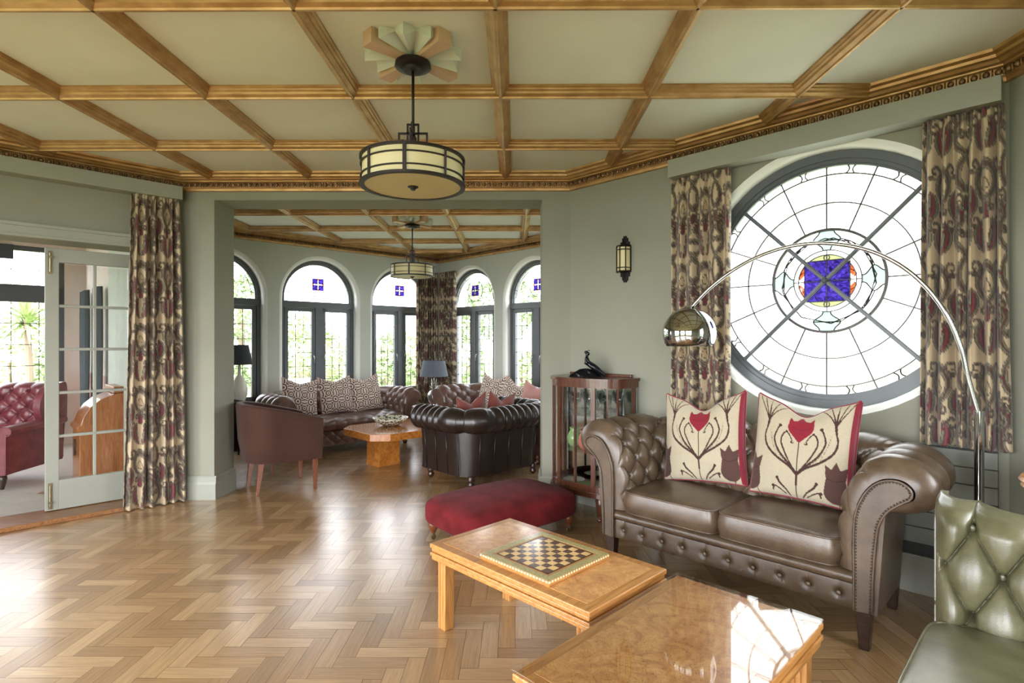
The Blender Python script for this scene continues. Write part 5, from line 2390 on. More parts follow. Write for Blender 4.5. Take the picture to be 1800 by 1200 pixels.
st1 = thing('side_table', 'round reddish wooden side table in the far corner between the two sofas', 'side table', (-1.24, 7.98, 0))
round_table(st1, .25, .42, M['chairwood'])


def pineapple_lamp(t):
    b = MB()
    b.lathe([(.0, 0), (.06, 0), (.065, .015), (.04, .03), (.06, .05), (.085, .09), (.095, .14), (.085, .19), (.055, .225), (.02, .24), (0, .24)], n=20)
    b.build('lamp_base', M['silver'], t, smooth=True)
    l = MB()
    for k in range(3):
        for q in range(7):
            a = q * 2 * pi / 7 + k * .4
            r0, r1 = .025, .075 - .016 * k
            z0, z1 = .235 + .02 * k, .30 + .05 * k
            ct, st_ = cos(a), sin(a)
            l.add([(r0 * ct - .012 * st_, r0 * st_ + .012 * ct, z0), (r0 * ct + .012 * st_, r0 * st_ - .012 * ct, z0), (r1 * ct, r1 * st_, z1), (r0 * ct * .6, r0 * st_ * .6, z0 + .03)], [(0, 1, 2), (1, 3, 2), (3, 0, 2), (0, 3, 1)])
    l.build('leaf_crown', M['silver'], t)
    p = MB()
    p.tube([(0, 0, .24), (0, 0, .50)], .006, 8)
    p.build('stem', M['silver'], t, smooth=True)
    s = MB()
    s.lathe([(.205, .43), (.155, .655), (.152, .655), (.202, .43)], n=40, cap=False)
    s.build('lamp_shade', M['greycloth'], t, auto=50)


pl_ = thing('table_lamp', 'pineapple table lamp with slate grey shade in front of the far corner curtains', 'lamp', (-1.17, 7.93, .421))
pineapple_lamp(pl_)

st2 = thing('side_table', 'small dark side table under the lamp behind the left jamb', 'side table', (-3.22, 6.42, 0))
round_table(st2, .17, .58, M['darkwood'])
l2 = thing('table_lamp', 'lamp with charcoal shade and pale base half hidden by the left jamb', 'lamp', (-3.22, 6.42, .581))
b = MB()
b.lathe([(0, 0), (.07, 0), (.075, .02), (.05, .05), (.085, .14), (.09, .22), (.06, .32), (.02, .38), (.012, .50), (0, .50)], n=20)
b.build('lamp_base', M['china'], l2, smooth=True)
s = MB()
s.lathe([(.145, .50), (.10, .73), (.098, .73), (.143, .50)], n=32, cap=False)
s.build('lamp_shade', M['darkcloth'], l2, auto=50)

# small table at the right edge of the picture
st3 = thing('side_table', 'wooden table top on dark legs at the right edge beside the curtain', 'side table', (2.13, 2.02, 0))
mb = MB()
mb.lathe([(0, .83), (.215, .83), (.222, .818), (.21, .806), (.216, .795), (.2, .785), (0, .785)], n=40, cap=False)
mb.build('tabletop', M['oak'], st3, auto=50)
mb = MB()
for q in range(3):
    a = pi + q * 2 * pi / 3
    mb2 = MB()
    mb2.tube([(.17 * cos(a), .17 * sin(a), .79), (.18 * cos(a), .18 * sin(a), .004)], .016, 8)
    mb2.build('leg', M['darkwood'], st3, smooth=True)


# ------------------------------------------------------------------ display cabinet
def display_cabinet(t):
    # local: back along x at y=0, front bows towards -y
    W, D = .70, .34
    z0, z1 = .22, 1.05

    def bow(u, o=0.0):
        a = pi * (1 - u)
        c, s = cos(a), sin(a)
        p = .62
        return ((W / 2 + o) * (abs(c) ** p) * (1 if c > 0 else -1), -(D + o) * (abs(s) ** p))

    def plan(o=0.0, n=40):
        return [bow(k / n, o) for k in range(n + 1)]
    for nm, za, zb, o in (('top', z1, z1 + .022, .012), ('base_board', z0 - .035, z0, .012)):
        mb = MB()
        mb.prism(plan(o), za, zb, lambda p, z: (p[0], p[1], z))
        mb.build(nm, M['walnut'], t, bevel=.003)
    g = MB()
    g.box((0, -.018, z1 + .034), (W * .86, .02, .024))
    g.build('back_gallery', M['walnut'], t, bevel=.003)

    def band(mb, za, zb, o0, o1):
        pts0, pts1 = plan(o0), plan(o1)
        k = len(pts0)
        vs = []
        for i in range(k):
            vs += [(*pts0[i], za), (*pts1[i], za), (*pts1[i], zb), (*pts0[i], zb)]
        fs_ = []
        for i in range(k - 1):
            for q in range(4):
                fs_.append((i * 4 + q, i * 4 + (q + 1) % 4, (i + 1) * 4 + (q + 1) % 4, (i + 1) * 4 + q))
        mb.add(vs, fs_)
    fr = MB()
    band(fr, z1 - .05, z1, -.022, 0)
    fr.build('top_rail', M['walnut'], t)
    fr = MB()
    band(fr, z0, z0 + .05, -.022, 0)
    fr.build('bottom_rail', M['walnut'], t)
    gl = MB()
    pts = plan(-.010, 60)
    gl.add([(*p, z0 + .05) for p in pts] + [(*p, z1 - .05) for p in pts], [(i, i + 1, i + 62, i + 61) for i in range(60)])
    gl.build('curved_glass', M['doorglass'], t, smooth=True)
    for u, wd in ((.0, .03), (.17, .012), (.275, .012), (.40, .034), (.50, .012), (.60, .034), (.725, .012), (.83, .012), (1.0, .03)):
        p = bow(min(max(u, .015), .985), -.010)
        mb = MB()
        q = bow(min(u + .01, 1), -.01), bow(max(u - .01, 0), -.01)
        an = atan2(q[0][1] - q[1][1], q[0][0] - q[1][0])
        mb.box((0, 0, (z0 + z1) / 2), (wd, .022, z1 - z0 - .02), T=Matrix.Rotation(an, 3, 'Z'))
        o = mb.build('glazing_bar', M['walnut'], t)
        o.location = (p[0], p[1], 0)
    bk = MB()
    bk.box((0, -.006, (z0 + z1) / 2), (W - .02, .010, z1 - z0))
    bk.build('mirror_back', M['mirror'], t)
    for z in (.50, .78):
        mb = MB()
        mb.prism(plan(-.03), z, z + .006, lambda p, q: (p[0], p[1], q))
        mb.build('glass_shelf', M['glass'], t)
    for x, y in ((-.27, -.06), (.27, -.06), (-.19, -.27), (.19, -.27)):
        l = MB()
        sx, sy = (1 if x > 0 else -1), (-1 if y < -.1 else 0)
        pts = catmull([(0, 0, .20), (sx * .02, sy * .025, .15), (sx * .012, sy * .012, .08), (0, 0, .04), (sx * .012, sy * .015, .004)], 5)
        n_ = len(pts)
        rr = [.030 * (1 - i / n_) ** .8 + .012 + (.006 if i > n_ - 4 else 0) for i in range(n_)]
        l.tube(pts, rr, 10)
        o = l.build('cabriole_leg', M['walnut'], t, smooth=True)
        o.location = (x, y, 0)
    return bow


cab_c = Vector((.705 - .012, 4.475 - .012))
dc = thing('display_cabinet', 'bow-fronted glazed walnut display cabinet in the corner', 'cabinet', (cab_c.x, cab_c.y, 0), -pi / 4)
display_cabinet(dc)


def in_cab(x, y, z):
    return (cab_c.x + R2 * x + R2 * y, cab_c.y - R2 * x + R2 * y, z)


def goblet(loc, s, label, grp):
    t = thing('crystal_glass', label, 'glass', loc, group=grp)
    mb = MB()
    mb.lathe([(0, 0), (.028 * s, 0), (.026 * s, .004), (.005 * s, .01), (.005 * s, .05 * s), (.03 * s, .075 * s), (.036 * s, .13 * s), (.034 * s, .13 * s), (.027 * s, .08 * s), (0, .06 * s)], n=12, cap=False)
    mb.build('bowl_and_stem', M['crystal'], t, smooth=True)
    return t


g0 = goblet(in_cab(-.22, -.10, .7862), 1.2, 'cut crystal glass on the top shelf of the display cabinet', 'crystal glasses on the top shelf of the cabinet')
for x, y in ((-.14, -.17), (-.05, -.10), (.04, -.20), (.10, -.10), (.18, -.17), (.24, -.09), (-.06, -.24), (.14, -.25)):
    dup(g0, in_cab(x, y, .7862))


def china(name, cat, label, loc, prof, m, grp=None):
    mb = MB()
    mb.lathe(prof, n=20, cap=False)
    o = mb.build(name, m, smooth=True)
    o.location = loc
    return tag(o, label, cat, grp)


JUG = [(0, 0), (.04, 0), (.055, .03), (.06, .07), (.045, .11), (.035, .13), (.042, .15), (.038, .15), (.03, .13), (0, .12)]
PLT = [(0, 0), (.04, 0), (.085, .015), (.09, .018), (.085, .020), (.04, .006), (0, .006)]
china('china_jug', 'jug', 'green china jug on the middle shelf of the cabinet', in_cab(-.16, -.14, .5062), JUG, M['chinagreen'])
china('china_jug', 'jug', 'rose china jug on the middle shelf of the cabinet', in_cab(-.02, -.18, .5062), JUG, M['chinapink'])
china('china_jug', 'jug', 'white china jug on the middle shelf of the cabinet', in_cab(.14, -.15, .5062), JUG, M['china'])
china('china_bowl', 'bowl', 'white china dish on the cabinet floor, left of the green one', in_cab(-.16, -.15, .2212), PLT, M['china'])
china('china_bowl', 'bowl', 'green china dish on the cabinet floor', in_cab(.02, -.22, .2212), PLT, M['chinagreen'])
china('china_jug', 'jug', 'white china jug standing on the cabinet floor', in_cab(.16, -.12, .2212), JUG, M['china'])


# bronze lady on her rock
def skin_figure(name, joints, edges, m, parent, sub=2, root=0):
    me = bpy.data.meshes.new(name)
    me.from_pydata([j[0] for j in joints], edges, [])
    me.materials.append(m)
    o = bpy.data.objects.new(name, me)
    COL.objects.link(o)
    md = o.modifiers.new('skin', 'SKIN')
    md.use_smooth_shade = True
    for i, j in enumerate(joints):
        r = j[1]
        me.skin_vertices[0].data[i].radius = (r, r) if not isinstance(r, tuple) else r
        me.skin_vertices[0].data[i].use_root = (i == root)
    s_ = o.modifiers.new('sub', 'SUBSURF')
    s_.levels = s_.render_levels = sub
    o.parent = parent
    return o


fg = thing('bronze_figurine', 'black bronze figurine of a seated lady on top of the display cabinet', 'figurine', in_cab(-.015, -.15, 1.0725), radians(-8))
# rock: faceted low base, long to the right
rk = MB()
rng = random.Random(5)


def rock(u, v):
    a = 2 * pi * u
    t_ = v
    r = (1 - t_) ** .45
    x = .135 * cos(a) * r
    y = .055 * sin(a) * r
    z = .066 * t_ * (1 if x < .02 else max(.35, 1 - (x - .02) * 7))
    k = .006 * sin(5 * a + 7 * t_) + .004 * sin(11 * a)
    return (x + k - .01, y + k * .5, z)


rk.grid(rock, 40, 12, cu=True)
rk.build('rock_base', M['bronze'], fg, auto=25)
J = [((0, 0, .080), .030), ((-.004, 0, .108), .022), ((-.010, 0, .136), .031), ((-.010, 0, .160), .013), ((-.004, 0, .184), .021), ((.004, -.0, .196), .014),
     ((-.014, -.026, .148), .013), ((.004, -.036, .120), .011), ((.032, -.032, .104), .009), ((.052, -.026, .096), .007),
     ((-.014, .026, .148), .013), ((.004, .032, .118), .011), ((.030, .030, .100), .009),
     ((.036, -.008, .082), .031), ((.070, -.010, .056), .028), ((.105, -.012, .028), .017), ((.135, -.014, .014), .009)]
Ed = [(0, 1), (1, 2), (2, 3), (3, 4), (4, 5), (2, 6), (6, 7), (7, 8), (8, 9), (2, 10), (10, 11), (11, 12), (0, 13), (13, 14), (14, 15), (15, 16)]
skin_figure('figure', J, Ed, M['bronze'], fg)
hr = MB()
hr.sphere((-.014, 0, .192), (.016, .015, .013), 12, 8)
hr.tube([(-.004, 0, .205), (.010, 0, .207), (.016, 0, .203)], [.004, .003, .001], 6)
hr.build('headdress', M['bronze'], fg, smooth=True)


# ------------------------------------------------------------------ wall sconce
sc = thing('wall_sconce', 'black art deco wall light with cream glass to the left of the chrome lamp', 'wall light')
d45 = Vector((R2, -R2))
place_on(sc, None, .395 * 1.4142, 0, 0, MAIN[1], MAIN[2])
# local x along the wall, -y into the room
zc = 1.99
pb = MB()
for w_, z0, z1 in ((.10, zc - .10, zc + .10), (.075, zc - .135, zc + .135), (.045, zc - .165, zc + .165), (.022, zc - .18, zc + .18)):
    pb.box((0, -.012, (z0 + z1) / 2), (w_, .022, z1 - z0))
pb.build('backplate', M['black'], sc, bevel=.002)
gl = MB()
pts = [(.052 * cos(pi + pi * k / 16), -.024 + .055 * sin(pi + pi * k / 16)) for k in range(17)]
gl.prism(pts, zc - .09, zc + .09, lambda p, z: (p[0], p[1], z))
gl.build('glass_shade', M['shade'], sc, auto=50)
fr = MB()
for z in (zc - .10, zc - .07, zc + .07, zc + .10):
    fr.tube([(.058 * cos(pi + pi * k / 16), -.024 + .061 * sin(pi + pi * k / 16), z) for k in range(17)], .004, 6)
for a in (1.25, 1.5, 1.75):
    fr.bar((.058 * cos(pi * a), -.024 + .061 * sin(pi * a), zc - .10), (.058 * cos(pi * a), -.024 + .061 * sin(pi * a), zc + .10), .006)
fr.build('cage', M['black'], sc)


# ------------------------------------------------------------------ chrome arc lamp
def arc_lamp():
    base = Vector((2.175, 2.60))
    tip = Vector((1.01, 3.30))
    t = thing('arc_floor_lamp', 'tall chrome arc lamp with dome shade curving over the taupe sofa', 'floor lamp', (base.x, base.y, 0))
    dr = (tip - base)

    def at_px(px, py):
        q = (px - 905.7) / 970
        s = (base.x - q * base.y) / (q * dr.y - dr.x)
        p = base + dr * s
        return (p.x - base.x, p.y - base.y, 1.35 + (600 - py) * p.y / 970)
    b = MB()
    b.lathe([(0, 0), (.16, 0), (.165, .01), (.16, .05), (.15, .06), (.03, .065), (.026, .09), (0, .09)], n=40)
    b.build('base', M['whitepaint'] if False else mat('white_marble_base', '#d8d6d2', .15, vary=.05), t, auto=40)
    p = MB()
    p.tube([(0, 0, .06), (0, 0, 1.02)], .019, 20)
    p.tube([(0, 0, 1.0), (0, 0, 1.025)], .022, 20)
    p.build('pole', M['chrome'], t, auto=40)
    pts = [(0, 0, 1.0)] + [at_px(*q) for q in ((1697, 660), (1686, 612), (1662, 556), (1625, 505), (1575, 464), (1515, 438), (1446, 428), (1385, 434), (1330, 452), (1285, 477), (1245, 508), (1215, 540))]
    a = MB()
    a.tube(catmull(pts, 8), .0105, 14)
    a.build('arc_arm', M['chrome'], t, smooth=True)
    e = Vector(pts[-1])
    d = MB()
    R = .153
    cz = e.z - .035 - R * .78
    prof = [(.012, e.z + .005), (.028, e.z - .01), (.03, e.z - .028), (.034, e.z - .03)]
    for k in range(14):
        a_ = radians(78 - 108 * k / 13)
        prof.append((R * cos(a_), cz + R * sin(a_)))
    lo = prof[-1]
    prof.append((lo[0] - .004, lo[1]))
    for k in range(13, -1, -1):
        a_ = radians(78 - 108 * k / 13)
        prof.append(((R - .004) * cos(a_), cz + (R - .004) * sin(a_)))
    d.lathe(prof, (e.x - .012, e.y + .008, 0), 56, cap=False)
    d.build('dome_shade', M['chrome'], t, smooth=True)
    return t


arc_lamp()


# ------------------------------------------------------------------ pendants with pleated ceiling roses
def ceiling_rose(t, r=.235):
    # star-pleated plaster fan: 8 sectors, alternating pleated groups and flat blades on the diagonals
    mb = MB()
    n = 24
    vs = [(0, 0, -.045)]
    ring_lo, ring_hi = [], []
    k = 0
    N = 48
    for i in range(N):
        a = 2 * pi * i / N
        ph = (i % 4)
        peak = (i % 4 == 0)
        valley = (i % 4 == 2)
        rr = r * (1.0 if peak else (.80 if valley else .90))
        z = -.055 if peak else (-.012 if valley else -.034)
        vs.append((rr * cos(a), rr * sin(a), z))
    for i in range(N):
        a = 2 * pi * i / N
        rr = r * (1.0 if i % 4 == 0 else (.80 if i % 4 == 2 else .90))
        vs.append((rr * cos(a), rr * sin(a), 0))
    fs_ = [(0, 1 + i, 1 + (i + 1) % N) for i in range(N)] + [(1 + i, 1 + (i + 1) % N, 1 + N + (i + 1) % N, 1 + N + i) for i in range(N)]
    mb.add(vs, fs_)
    mb.build('pleated_fan', M['rose'], t)
    for q in range(4):
        a = pi / 4 + q * pi / 2
        b = MB()
        c, s_ = cos(a), sin(a)
        w0, w1 = .020, .036
        pl_ = [(.05, -w0), (r + .015, -w1), (r + .015, w1), (.05, w0)]
        b.prism(pl_, -.068, -.0, lambda p, z: (p[0] * c - p[1] * s_, p[0] * s_ + p[1] * c, z))
        b.build('copper_blade', M['rosegold'], t)


def pendant(t, zceil):
    c = MB()
    c.lathe([(0, -.065), (.085, -.065), (.088, -.085), (.078, -.092), (.05, -.094), (.048, -.104), (0, -.106)], n=32)
    c.build('canopy', M['ironwork'], t, auto=40)
    ztop, zbot = 2.236 - zceil, 2.100 - zceil
    r = MB()
    r.tube([(0, 0, -.10), (0, 0, 2.40 - zceil)], .007, 10)
    r.build('rod', M['ironwork'], t, smooth=True)
    f = MB()
    # stepped cross-shaped hanger in two planes
    for ang in (0, pi / 2):
        Rm = Matrix.Rotation(ang, 3, 'Z')

        def B(a, b):
            f.bar(Rm @ Vector(a), Rm @ Vector(b), .009)
        zt2 = 2.405 - zceil
        zm = 2.362 - zceil
        zb = ztop - .0
        for x in (-.026, .026):
            B((x, 0, zt2), (x, 0, zb))
        B((-.030, 0, zt2), (.030, 0, zt2))
        for x in (-.068, .068):
            B((x, 0, zm), (x, 0, zb))
        B((-.072, 0, zm), (.072, 0, zm))
        B((-.25, 0, zb + .002), (.25, 0, zb + .002))
    f.build('stepped_hanger', M['ironwork'], t)
    R = .246
    g = MB()
    g.lathe([(0, zbot + .004), (R - .012, zbot + .004), (R - .006, zbot + .012), (R - .006, ztop - .006), (R - .010, ztop - .006), (R - .012, zbot + .02), (0, zbot + .014)], n=64, cap=False)
    g.build('glass_drum', M['shade'], t, auto=40)
    h = MB()

    def ring(z, hh, ri, ro):
        h.lathe([(ri, z - hh / 2), (ro, z - hh / 2), (ro, z + hh / 2), (ri, z + hh / 2), (ri, z - hh / 2)], n=64, cap=False)
    ring(ztop - .004, .012, R - .012, R + .007)
    ring(zbot + .006, .012, R - .016, R + .007)
    ring(ztop - .038, .006, R - .004, R + .004)
    ring(zbot + .040, .006, R - .004, R + .004)
    for k in range(8):
        a = pi / 8 * 0 + k * pi / 4 - pi / 2 + .03
        h.bar((R * cos(a), R * sin(a), zbot), (R * cos(a), R * sin(a), ztop), .015 if k == 0 else .010)
    h.build('drum_frame', M['ironwork'], t, auto=40)
    k = MB()
    k.lathe([(0, zbot - .014), (.010, zbot - .014), (.014, zbot - .006), (.026, zbot), (.026, zbot + .006), (0, zbot + .006)], n=24)
    k.build('finial', M['ironwork'], t, auto=40)


rs = thing('ceiling_rose', 'star-pleated ceiling rose with copper blades above the nearer drum pendant', 'ceiling rose', (-.497, 2.68, H_CEIL - .001))
ceiling_rose(rs)
pd = thing('pendant_light', 'nearer drum pendant with cream glass in a dark frame', 'pendant light', (-.497, 2.68, H_CEIL - .002))
pendant(pd, H_CEIL)
dup(rs, (-1.195, 6.40, H_CEIL - .001), 0, 'star-pleated ceiling rose above the far-room drum pendant')
dup(pd, (-1.195, 6.40, H_CEIL - .002), 0, 'far-room drum pendant with cream glass in front of the curtains')

hk = thing('curtain_hook', 'small brass tie-back hook on the wall right of the right-hand curtain', 'hook')
place_on(hk, None, 2.035 * 1.4142 - .12, 0, 0, MAIN[1], MAIN[2])
MB().lathe([(0, -.006), (.016, -.006), (.016, 0), (0, 0)], (0, 0, 1.37), 14, axis='y').build('backplate', M['brass'], hk)
MB().tube([(0, -.004, 1.37), (0, -.045, 1.365), (0, -.055, 1.385), (0, -.05, 1.405)], .004, 8).build('hook_arm', M['brass'], hk, smooth=True)
# ------------------------------------------------------------------ sun room beyond the glazed doors
# frame: u along the door wall (towards the corner = +), v away from it
def SR(u, v, z):
    q = Vector((-2.85, 4.71)) + Vector((R2, R2)) * u + Vector((-R2, R2)) * v
    return (q.x, q.y, z)


def sr_box(name, u0, u1, v0, v1, z0, z1, m, parent=None):
    mb = MB()
    vs = [SR(u0, v0, z0), SR(u1, v0, z0), SR(u1, v1, z0), SR(u0, v1, z0), SR(u0, v0, z1), SR(u1, v0, z1), SR(u1, v1, z1), SR(u0, v1, z1)]
    mb.add(vs, [(0, 1, 2, 3), (4, 5, 6, 7), (0, 1, 5, 4), (1, 2, 6, 5), (2, 3, 7, 6), (3, 0, 4, 7)])
    return mb.build(name, m, parent)


VF = 3.95
struct(sr_box('floor', -3.6, -.06, .30, VF, -.10, .0, M['tile']))
w1 = struct(sr_box('wall_sunroom_right', -.18, -.06, .30, VF, 0, 2.7, M['pinkwall']))
struct(sr_box('dado', -.186, -.18, .30, VF, .12, .95, M['pinkdado'], w1))
struct(sr_box('skirting', -.190, -.186, .30, VF, 0, .14, M['redskirt'], w1))
struct(sr_box('ceiling', -3.6, -.06, .30, VF, 2.7, 2.8, M['ceil']))
struct(sr_box('wall_sunroom_left', -3.7, -3.6, .30, VF, 0, 2.8, M['pinkwall']))
ww = struct(sr_box('wall_sunroom_window', -3.6, -.06, VF, VF + .2, 0, .70, M['pinkwall']))
struct(sr_box('wall_sunroom_window', -3.6, -.06, VF, VF + .2, 2.56, 2.8, M['pinkwall']))
struct(sr_box('wall_sunroom_window', -.40, -.06, VF, VF + .2, .70, 2.56, M['pinkwall']))
wn = bpy.data.objects.new('window_12', None)
COL.objects.link(wn)
struct(wn)
fr = MB()


def srb(mb, u0, u1, v0, v1, z0, z1):
    vs = [SR(u0, v0, z0), SR(u1, v0, z0), SR(u1, v1, z0), SR(u0, v1, z0), SR(u0, v0, z1), SR(u1, v0, z1), SR(u1, v1, z1), SR(u0, v1, z1)]
    mb.add(vs, [(0, 1, 2, 3), (4, 5, 6, 7), (0, 1, 5, 4), (1, 2, 6, 5), (2, 3, 7, 6), (3, 0, 4, 7)])


srb(fr, -3.6, -.40, VF + .03, VF + .10, 1.85, 2.07)
srb(fr, -3.6, -.40, VF + .03, VF + .10, .70, .76)
srb(fr, -3.6, -.40, VF + .03, VF + .10, 2.50, 2.56)
for u in (-3.57, -2.52, -1.47, -.43):
    srb(fr, u - .035, u + .035, VF + .03, VF + .10, .70, 2.56)
struct(fr.build('frame', M['dark_frame'], wn))
g = MB()
srb(g, -3.6, -.40, VF + .06, VF + .065, .76, 2.50)
pn_ = struct(g.build('pane', M['glass'], wn))
l = MB()
for u in np.arange(-3.35, -.45, .27):
    srb(l, u - .004, u + .004, VF + .052, VF + .058, .76, 2.50)
for z in (1.04, 1.31, 1.58, 2.26):
    srb(l, -3.6, -.40, VF + .052, VF + .058, z - .004, z + .004)
struct(l.build('lead_grid', M['lead'], pn_))
q = SR(-2.17, VF + .12, 1.63)
portal(q, (R2, -R2, 0), 2.85, 1.86)
bl = sr_box('window_blind', -3.5, -.9, VF - .03, VF + .0, 2.38, 2.56, M['blind'])
tag(bl, 'slate grey blind drawn up at the top of the sun room window', 'blind')

rg = sr_box('rug', -3.3, -1.1, 2.1, 3.8, .0005, .012, mat('red_wool_rug', '#8f4a4c', .95, vary=.1, vscale=20))
tag(rg, 'faded red rug on the pale sun room floor under the armchair', 'rug')

# charcoal curtain lengths hanging at the pink wall, seen through the door glass
CP = lambda s, t, z: SR(-.22 + t, s, z)
PAIS_keep = PAIS


def plain_curtain(name, label, s0, s1, zt, zb, folds, amp, m):
    ns, nz = folds * 16, 40
    A, Z = np.meshgrid(np.linspace(0, 1, ns), np.linspace(zt, zb, nz), indexing='ij')
    T = amp * np.sin(2 * pi * folds * A) * (1 + .2 * np.sin(3 * (zt - Z)))
    V = np.array([[SR(-.27 + T[i, j], s0 + (s1 - s0) * A[i, j], Z[i, j]) for j in range(nz)] for i in range(ns)])
    o = np_mesh(name, V.reshape(-1, 3), grid_faces(ns, nz), m)
    md = o.modifiers.new('thickness', 'SOLIDIFY')
    md.thickness = .004
    return tag(o, label, 'curtain')


plain_curtain('curtain', 'charcoal curtain on the pink wall, left-hand length seen through the door panes', 3.05, 3.55, 1.98, .42, 4, .022, M['darkgrey_curtain'])
plain_curtain('curtain', 'charcoal curtain on the pink wall, right-hand length seen through the door panes', 2.15, 2.55, 1.96, .42, 4, .022, M['darkgrey_curtain'])

# roll-top bureau
bu = thing('bureau', 'roll-top oak bureau seen through the lower door panes', 'bureau', SR(-.19, 1.12, 0), pi / 4)
# local x -> along +u (towards the wall), y -> +v. front faces -x
prof = [(0, .0), (-.38, 0), (-.38, .50), (-.40, .52), (-.40, .55), (-.37, .57), (-.35, .64), (-.30, .73), (-.22, .80), (-.11, .845), (0, .86)]
mb = MB()
mb.prism(prof, 0, .46, lambda p, y: (p[0], y, p[1]))
body = mb.build('case', M['radio'], bu, bevel=.006)
mb = MB()
mb.box((-.06, .23, .885), (.12, .46, .06))
mb.build('fretwork_gallery', M['radio'], bu, bevel=.003)
mb = MB()
for k in range(6):
    for q in (0, 1):
        mb.box((-.10 + .02 * k * .9, -.002, .875 + .022 * q), (.008, .006, .012))
mb.build('fretwork_hole_shade', M['gap'], bu)  # raised dark blocks painted as the shade inside the holes
mb = MB()
mb.lathe([(0, 0), (.05, 0), (.05, .012), (0, .012)], n=20, axis='y')
o = mb.build('oval_handle', M['darkwood'], bu)
o.location = (-.384, .23, .34)
o.rotation_euler = (0, 0, pi / 2)
o.scale = (.6, 1, 1.6)


# ------------------------------------------------------------------ garden
def foliage(name, label, cat, loc, rad, n, leaf, m, seed, group=None, trunk=0.0, pal=None):
    rng = np.random.RandomState(seed)
    t = thing(name, label, cat, loc, group=group)
    # points in lumpy ellipsoid shell
    d = rng.normal(size=(n, 3))
    d /= np.linalg.norm(d, axis=1)[:, None]
    lum = 1 + .18 * np.sin(5 * d[:, 0] + seed) * np.sin(4 * d[:, 2] + 1)
    r = rng.uniform(.55, 1, n) ** .5 * lum
    c = d * r[:, None] * np.array(rad)
    c[:, 2] = c[:, 2] + rad[2] + trunk
    c[:, 2] = np.maximum(c[:, 2], .02)
    a = rng.normal(size=(n, 3))
    a /= np.linalg.norm(a, axis=1)[:, None]
    b = np.cross(a, rng.normal(size=(n, 3)))
    b /= np.linalg.norm(b, axis=1)[:, None]
    sz = leaf * rng.uniform(.6, 1.3, n)[:, None]
    V = np.stack([c - a * sz, c + b * sz * .45, c + a * sz, c - b * sz * .45], 1).reshape(-1, 3)
    F = np.arange(n * 4).reshape(n, 4)
    np_mesh('foliage', V, F, m, t, smooth=False)
    st = MB()
    for k in range(5 if not trunk else 1):
        an = k * 1.3
        st.tube([(0.05 * cos(an), .05 * sin(an), 0), (rad[0] * .4 * cos(an), rad[1] * .4 * sin(an), (rad[2] + trunk) * .9)] if not trunk else [(0, 0, 0), (.05, 0, trunk), (0, 0, trunk + rad[2])], .03 if not trunk else .12, 6)
    st.build('stem', M['bark'], t)
    return t


def yucca(loc, h, label, seed, n=70, L=.55, group=None):
    rng = random.Random(seed)
    t = thing('yucca_plant', label, 'plant', loc, group=group)
    st = MB()
    st.tube([(0, 0, 0), (.03, .02, h * .5), (0, 0, h)], [.07, .06, .05], 8)
    st.build('stem', M['bark'], t)
    l = MB()
    for k in range(n):
        a = rng.uniform(0, 2 * pi)
        e = rng.uniform(-.5, 1.4)
        ln = L * rng.uniform(.7, 1.1)
        d = Vector((cos(a) * cos(e), sin(a) * cos(e), sin(e)))
        sd = Vector((-sin(a), cos(a), 0)) * .022
        p0 = Vector((0, 0, h - rng.uniform(0, .25)))
        p1 = p0 + d * ln * .5
        p2 = p0 + d * ln + Vector((0, 0, -.12 * ln))
        l.add([p0 - sd * .6, p0 + sd * .6, p1 + sd, p1 - sd, p2], [(0, 1, 2, 3), (3, 2, 4)])
    l.build('leaves', M['outgreen2'], t)
    return t


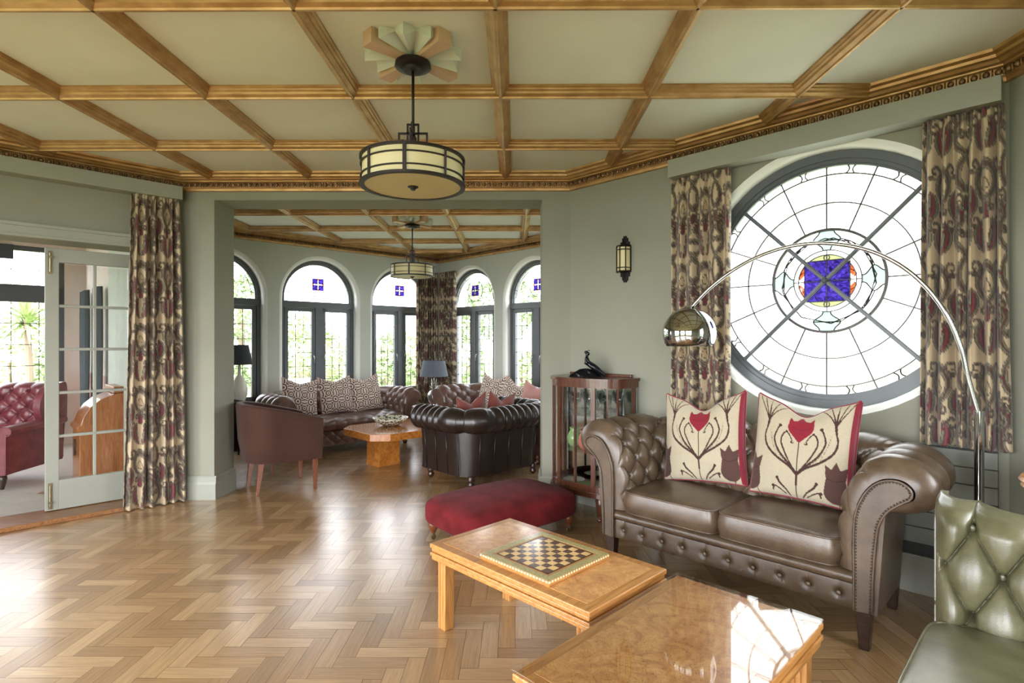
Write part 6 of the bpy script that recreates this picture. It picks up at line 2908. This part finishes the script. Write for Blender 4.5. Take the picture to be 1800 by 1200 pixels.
g = MB()
g.box((0, 12, -.35), (90, 90, .1))
go = g.build('ground', M['lawn'])
go['kind'] = 'structure'
pv = MB()
pv.prism([(-8.2, 6.2), (-1.3, 13.1), (5.6, 6.2), (4.4, 5.2), (-1.24, 10.6), (-6.9, 5.2)], -.299, -.27, lambda p, z: (p[0], p[1], z))
po = pv.build('paving', M['paving'])
po['kind'] = 'structure'
GZ = -.30
grp = 'shrubs in the garden border'
shr = [
    (-3.3, 13.6, .8, 1.2, 0), (-5.2, 13.8, .9, 1.5, 1), (-6.9, 12.6, .8, .9, 0), (-1.6, 14.6, .9, 1.5, 0), (-8.2, 11.2, .7, 1.1, 1),
    (.4, 15.3, .8, 1.0, 1), (1.4, 13.2, .7, 1.2, 0), (-6.4, 16.2, 1.2, 1.7, 0), (-9.9, 12.6, .9, 1.4, 0), (-3.4, 17.4, 1.1, 1.3, 1), (2.9, 15.9, 1.0, 1.6, 0), (-12.4, 13.6, 1.1, 1.7, 1)]
names = ['low dark green shrub straight behind the second arched window', 'bushy pale green shrub behind the mullion of the second arched window', 'small shrub left in the second arched window', 'tall dark shrub seen in the third arched window', 'pale shrub seen in the first arched window',
         'rounded pale shrub seen in the fourth arched window', 'dark leafy shrub seen in the fifth arched window', 'large dark shrub rising behind the white bench', 'dark shrub at the left edge of the sun room window', 'wide pale shrub behind the garden border', 'big shrub at the far right of the garden', 'tall pale shrub far off through the sun room window']
for i, ((x, y, r, h, k), nm) in enumerate(zip(shr, names)):
    foliage('garden_shrub', nm, 'shrub', (x, y, GZ), (r, r, h * .75), 1500, .075, M['outgreen2'] if k else M['outgreen'], i + 3, grp)
for i, (x, y, tr, nm) in enumerate(((-10.5, 21, 1.6, 'round-headed tree far left in the garden'), (-.6, 21, 1.6, 'tree standing behind the third arched window'), (4.5, 20, 1.5, 'tree to the right of the garden'))):
    foliage('garden_tree', nm, 'tree', (x, y, GZ), (1.6, 1.6, 1.3), 2200, .11, M['outgreen'], 40 + i, 'garden trees', trunk=tr)
yucca((-4.75, 8.25, -.27), .75, 'spiky yucca close outside the first arched window', 2, 110, .75)
yucca((.75, 10.5, -.27), 1.5, 'tall spiky yucca outside the fifth arched window', 5, 110, .75)
yucca((-8.9, 10.0, -.3), 2.1, 'tall cabbage palm seen through the sun room window', 9, 130, .8)
bn = thing('garden_bench', 'white garden bench on the lawn seen through the second arched window', 'bench', (-4.6, 11.6, GZ), .6)
for nm, c, d in (('seat', (0, 0, .43), (1.2, .42, .04)), ('backrest', (0, .2, .68), (1.2, .04, .36)), ('leg', (-.55, 0, .21), (.06, .4, .42)), ('leg', (.55, 0, .21), (.06, .4, .42))):
    MB().box(c, d).build(nm, M['whitepaint'], bn)
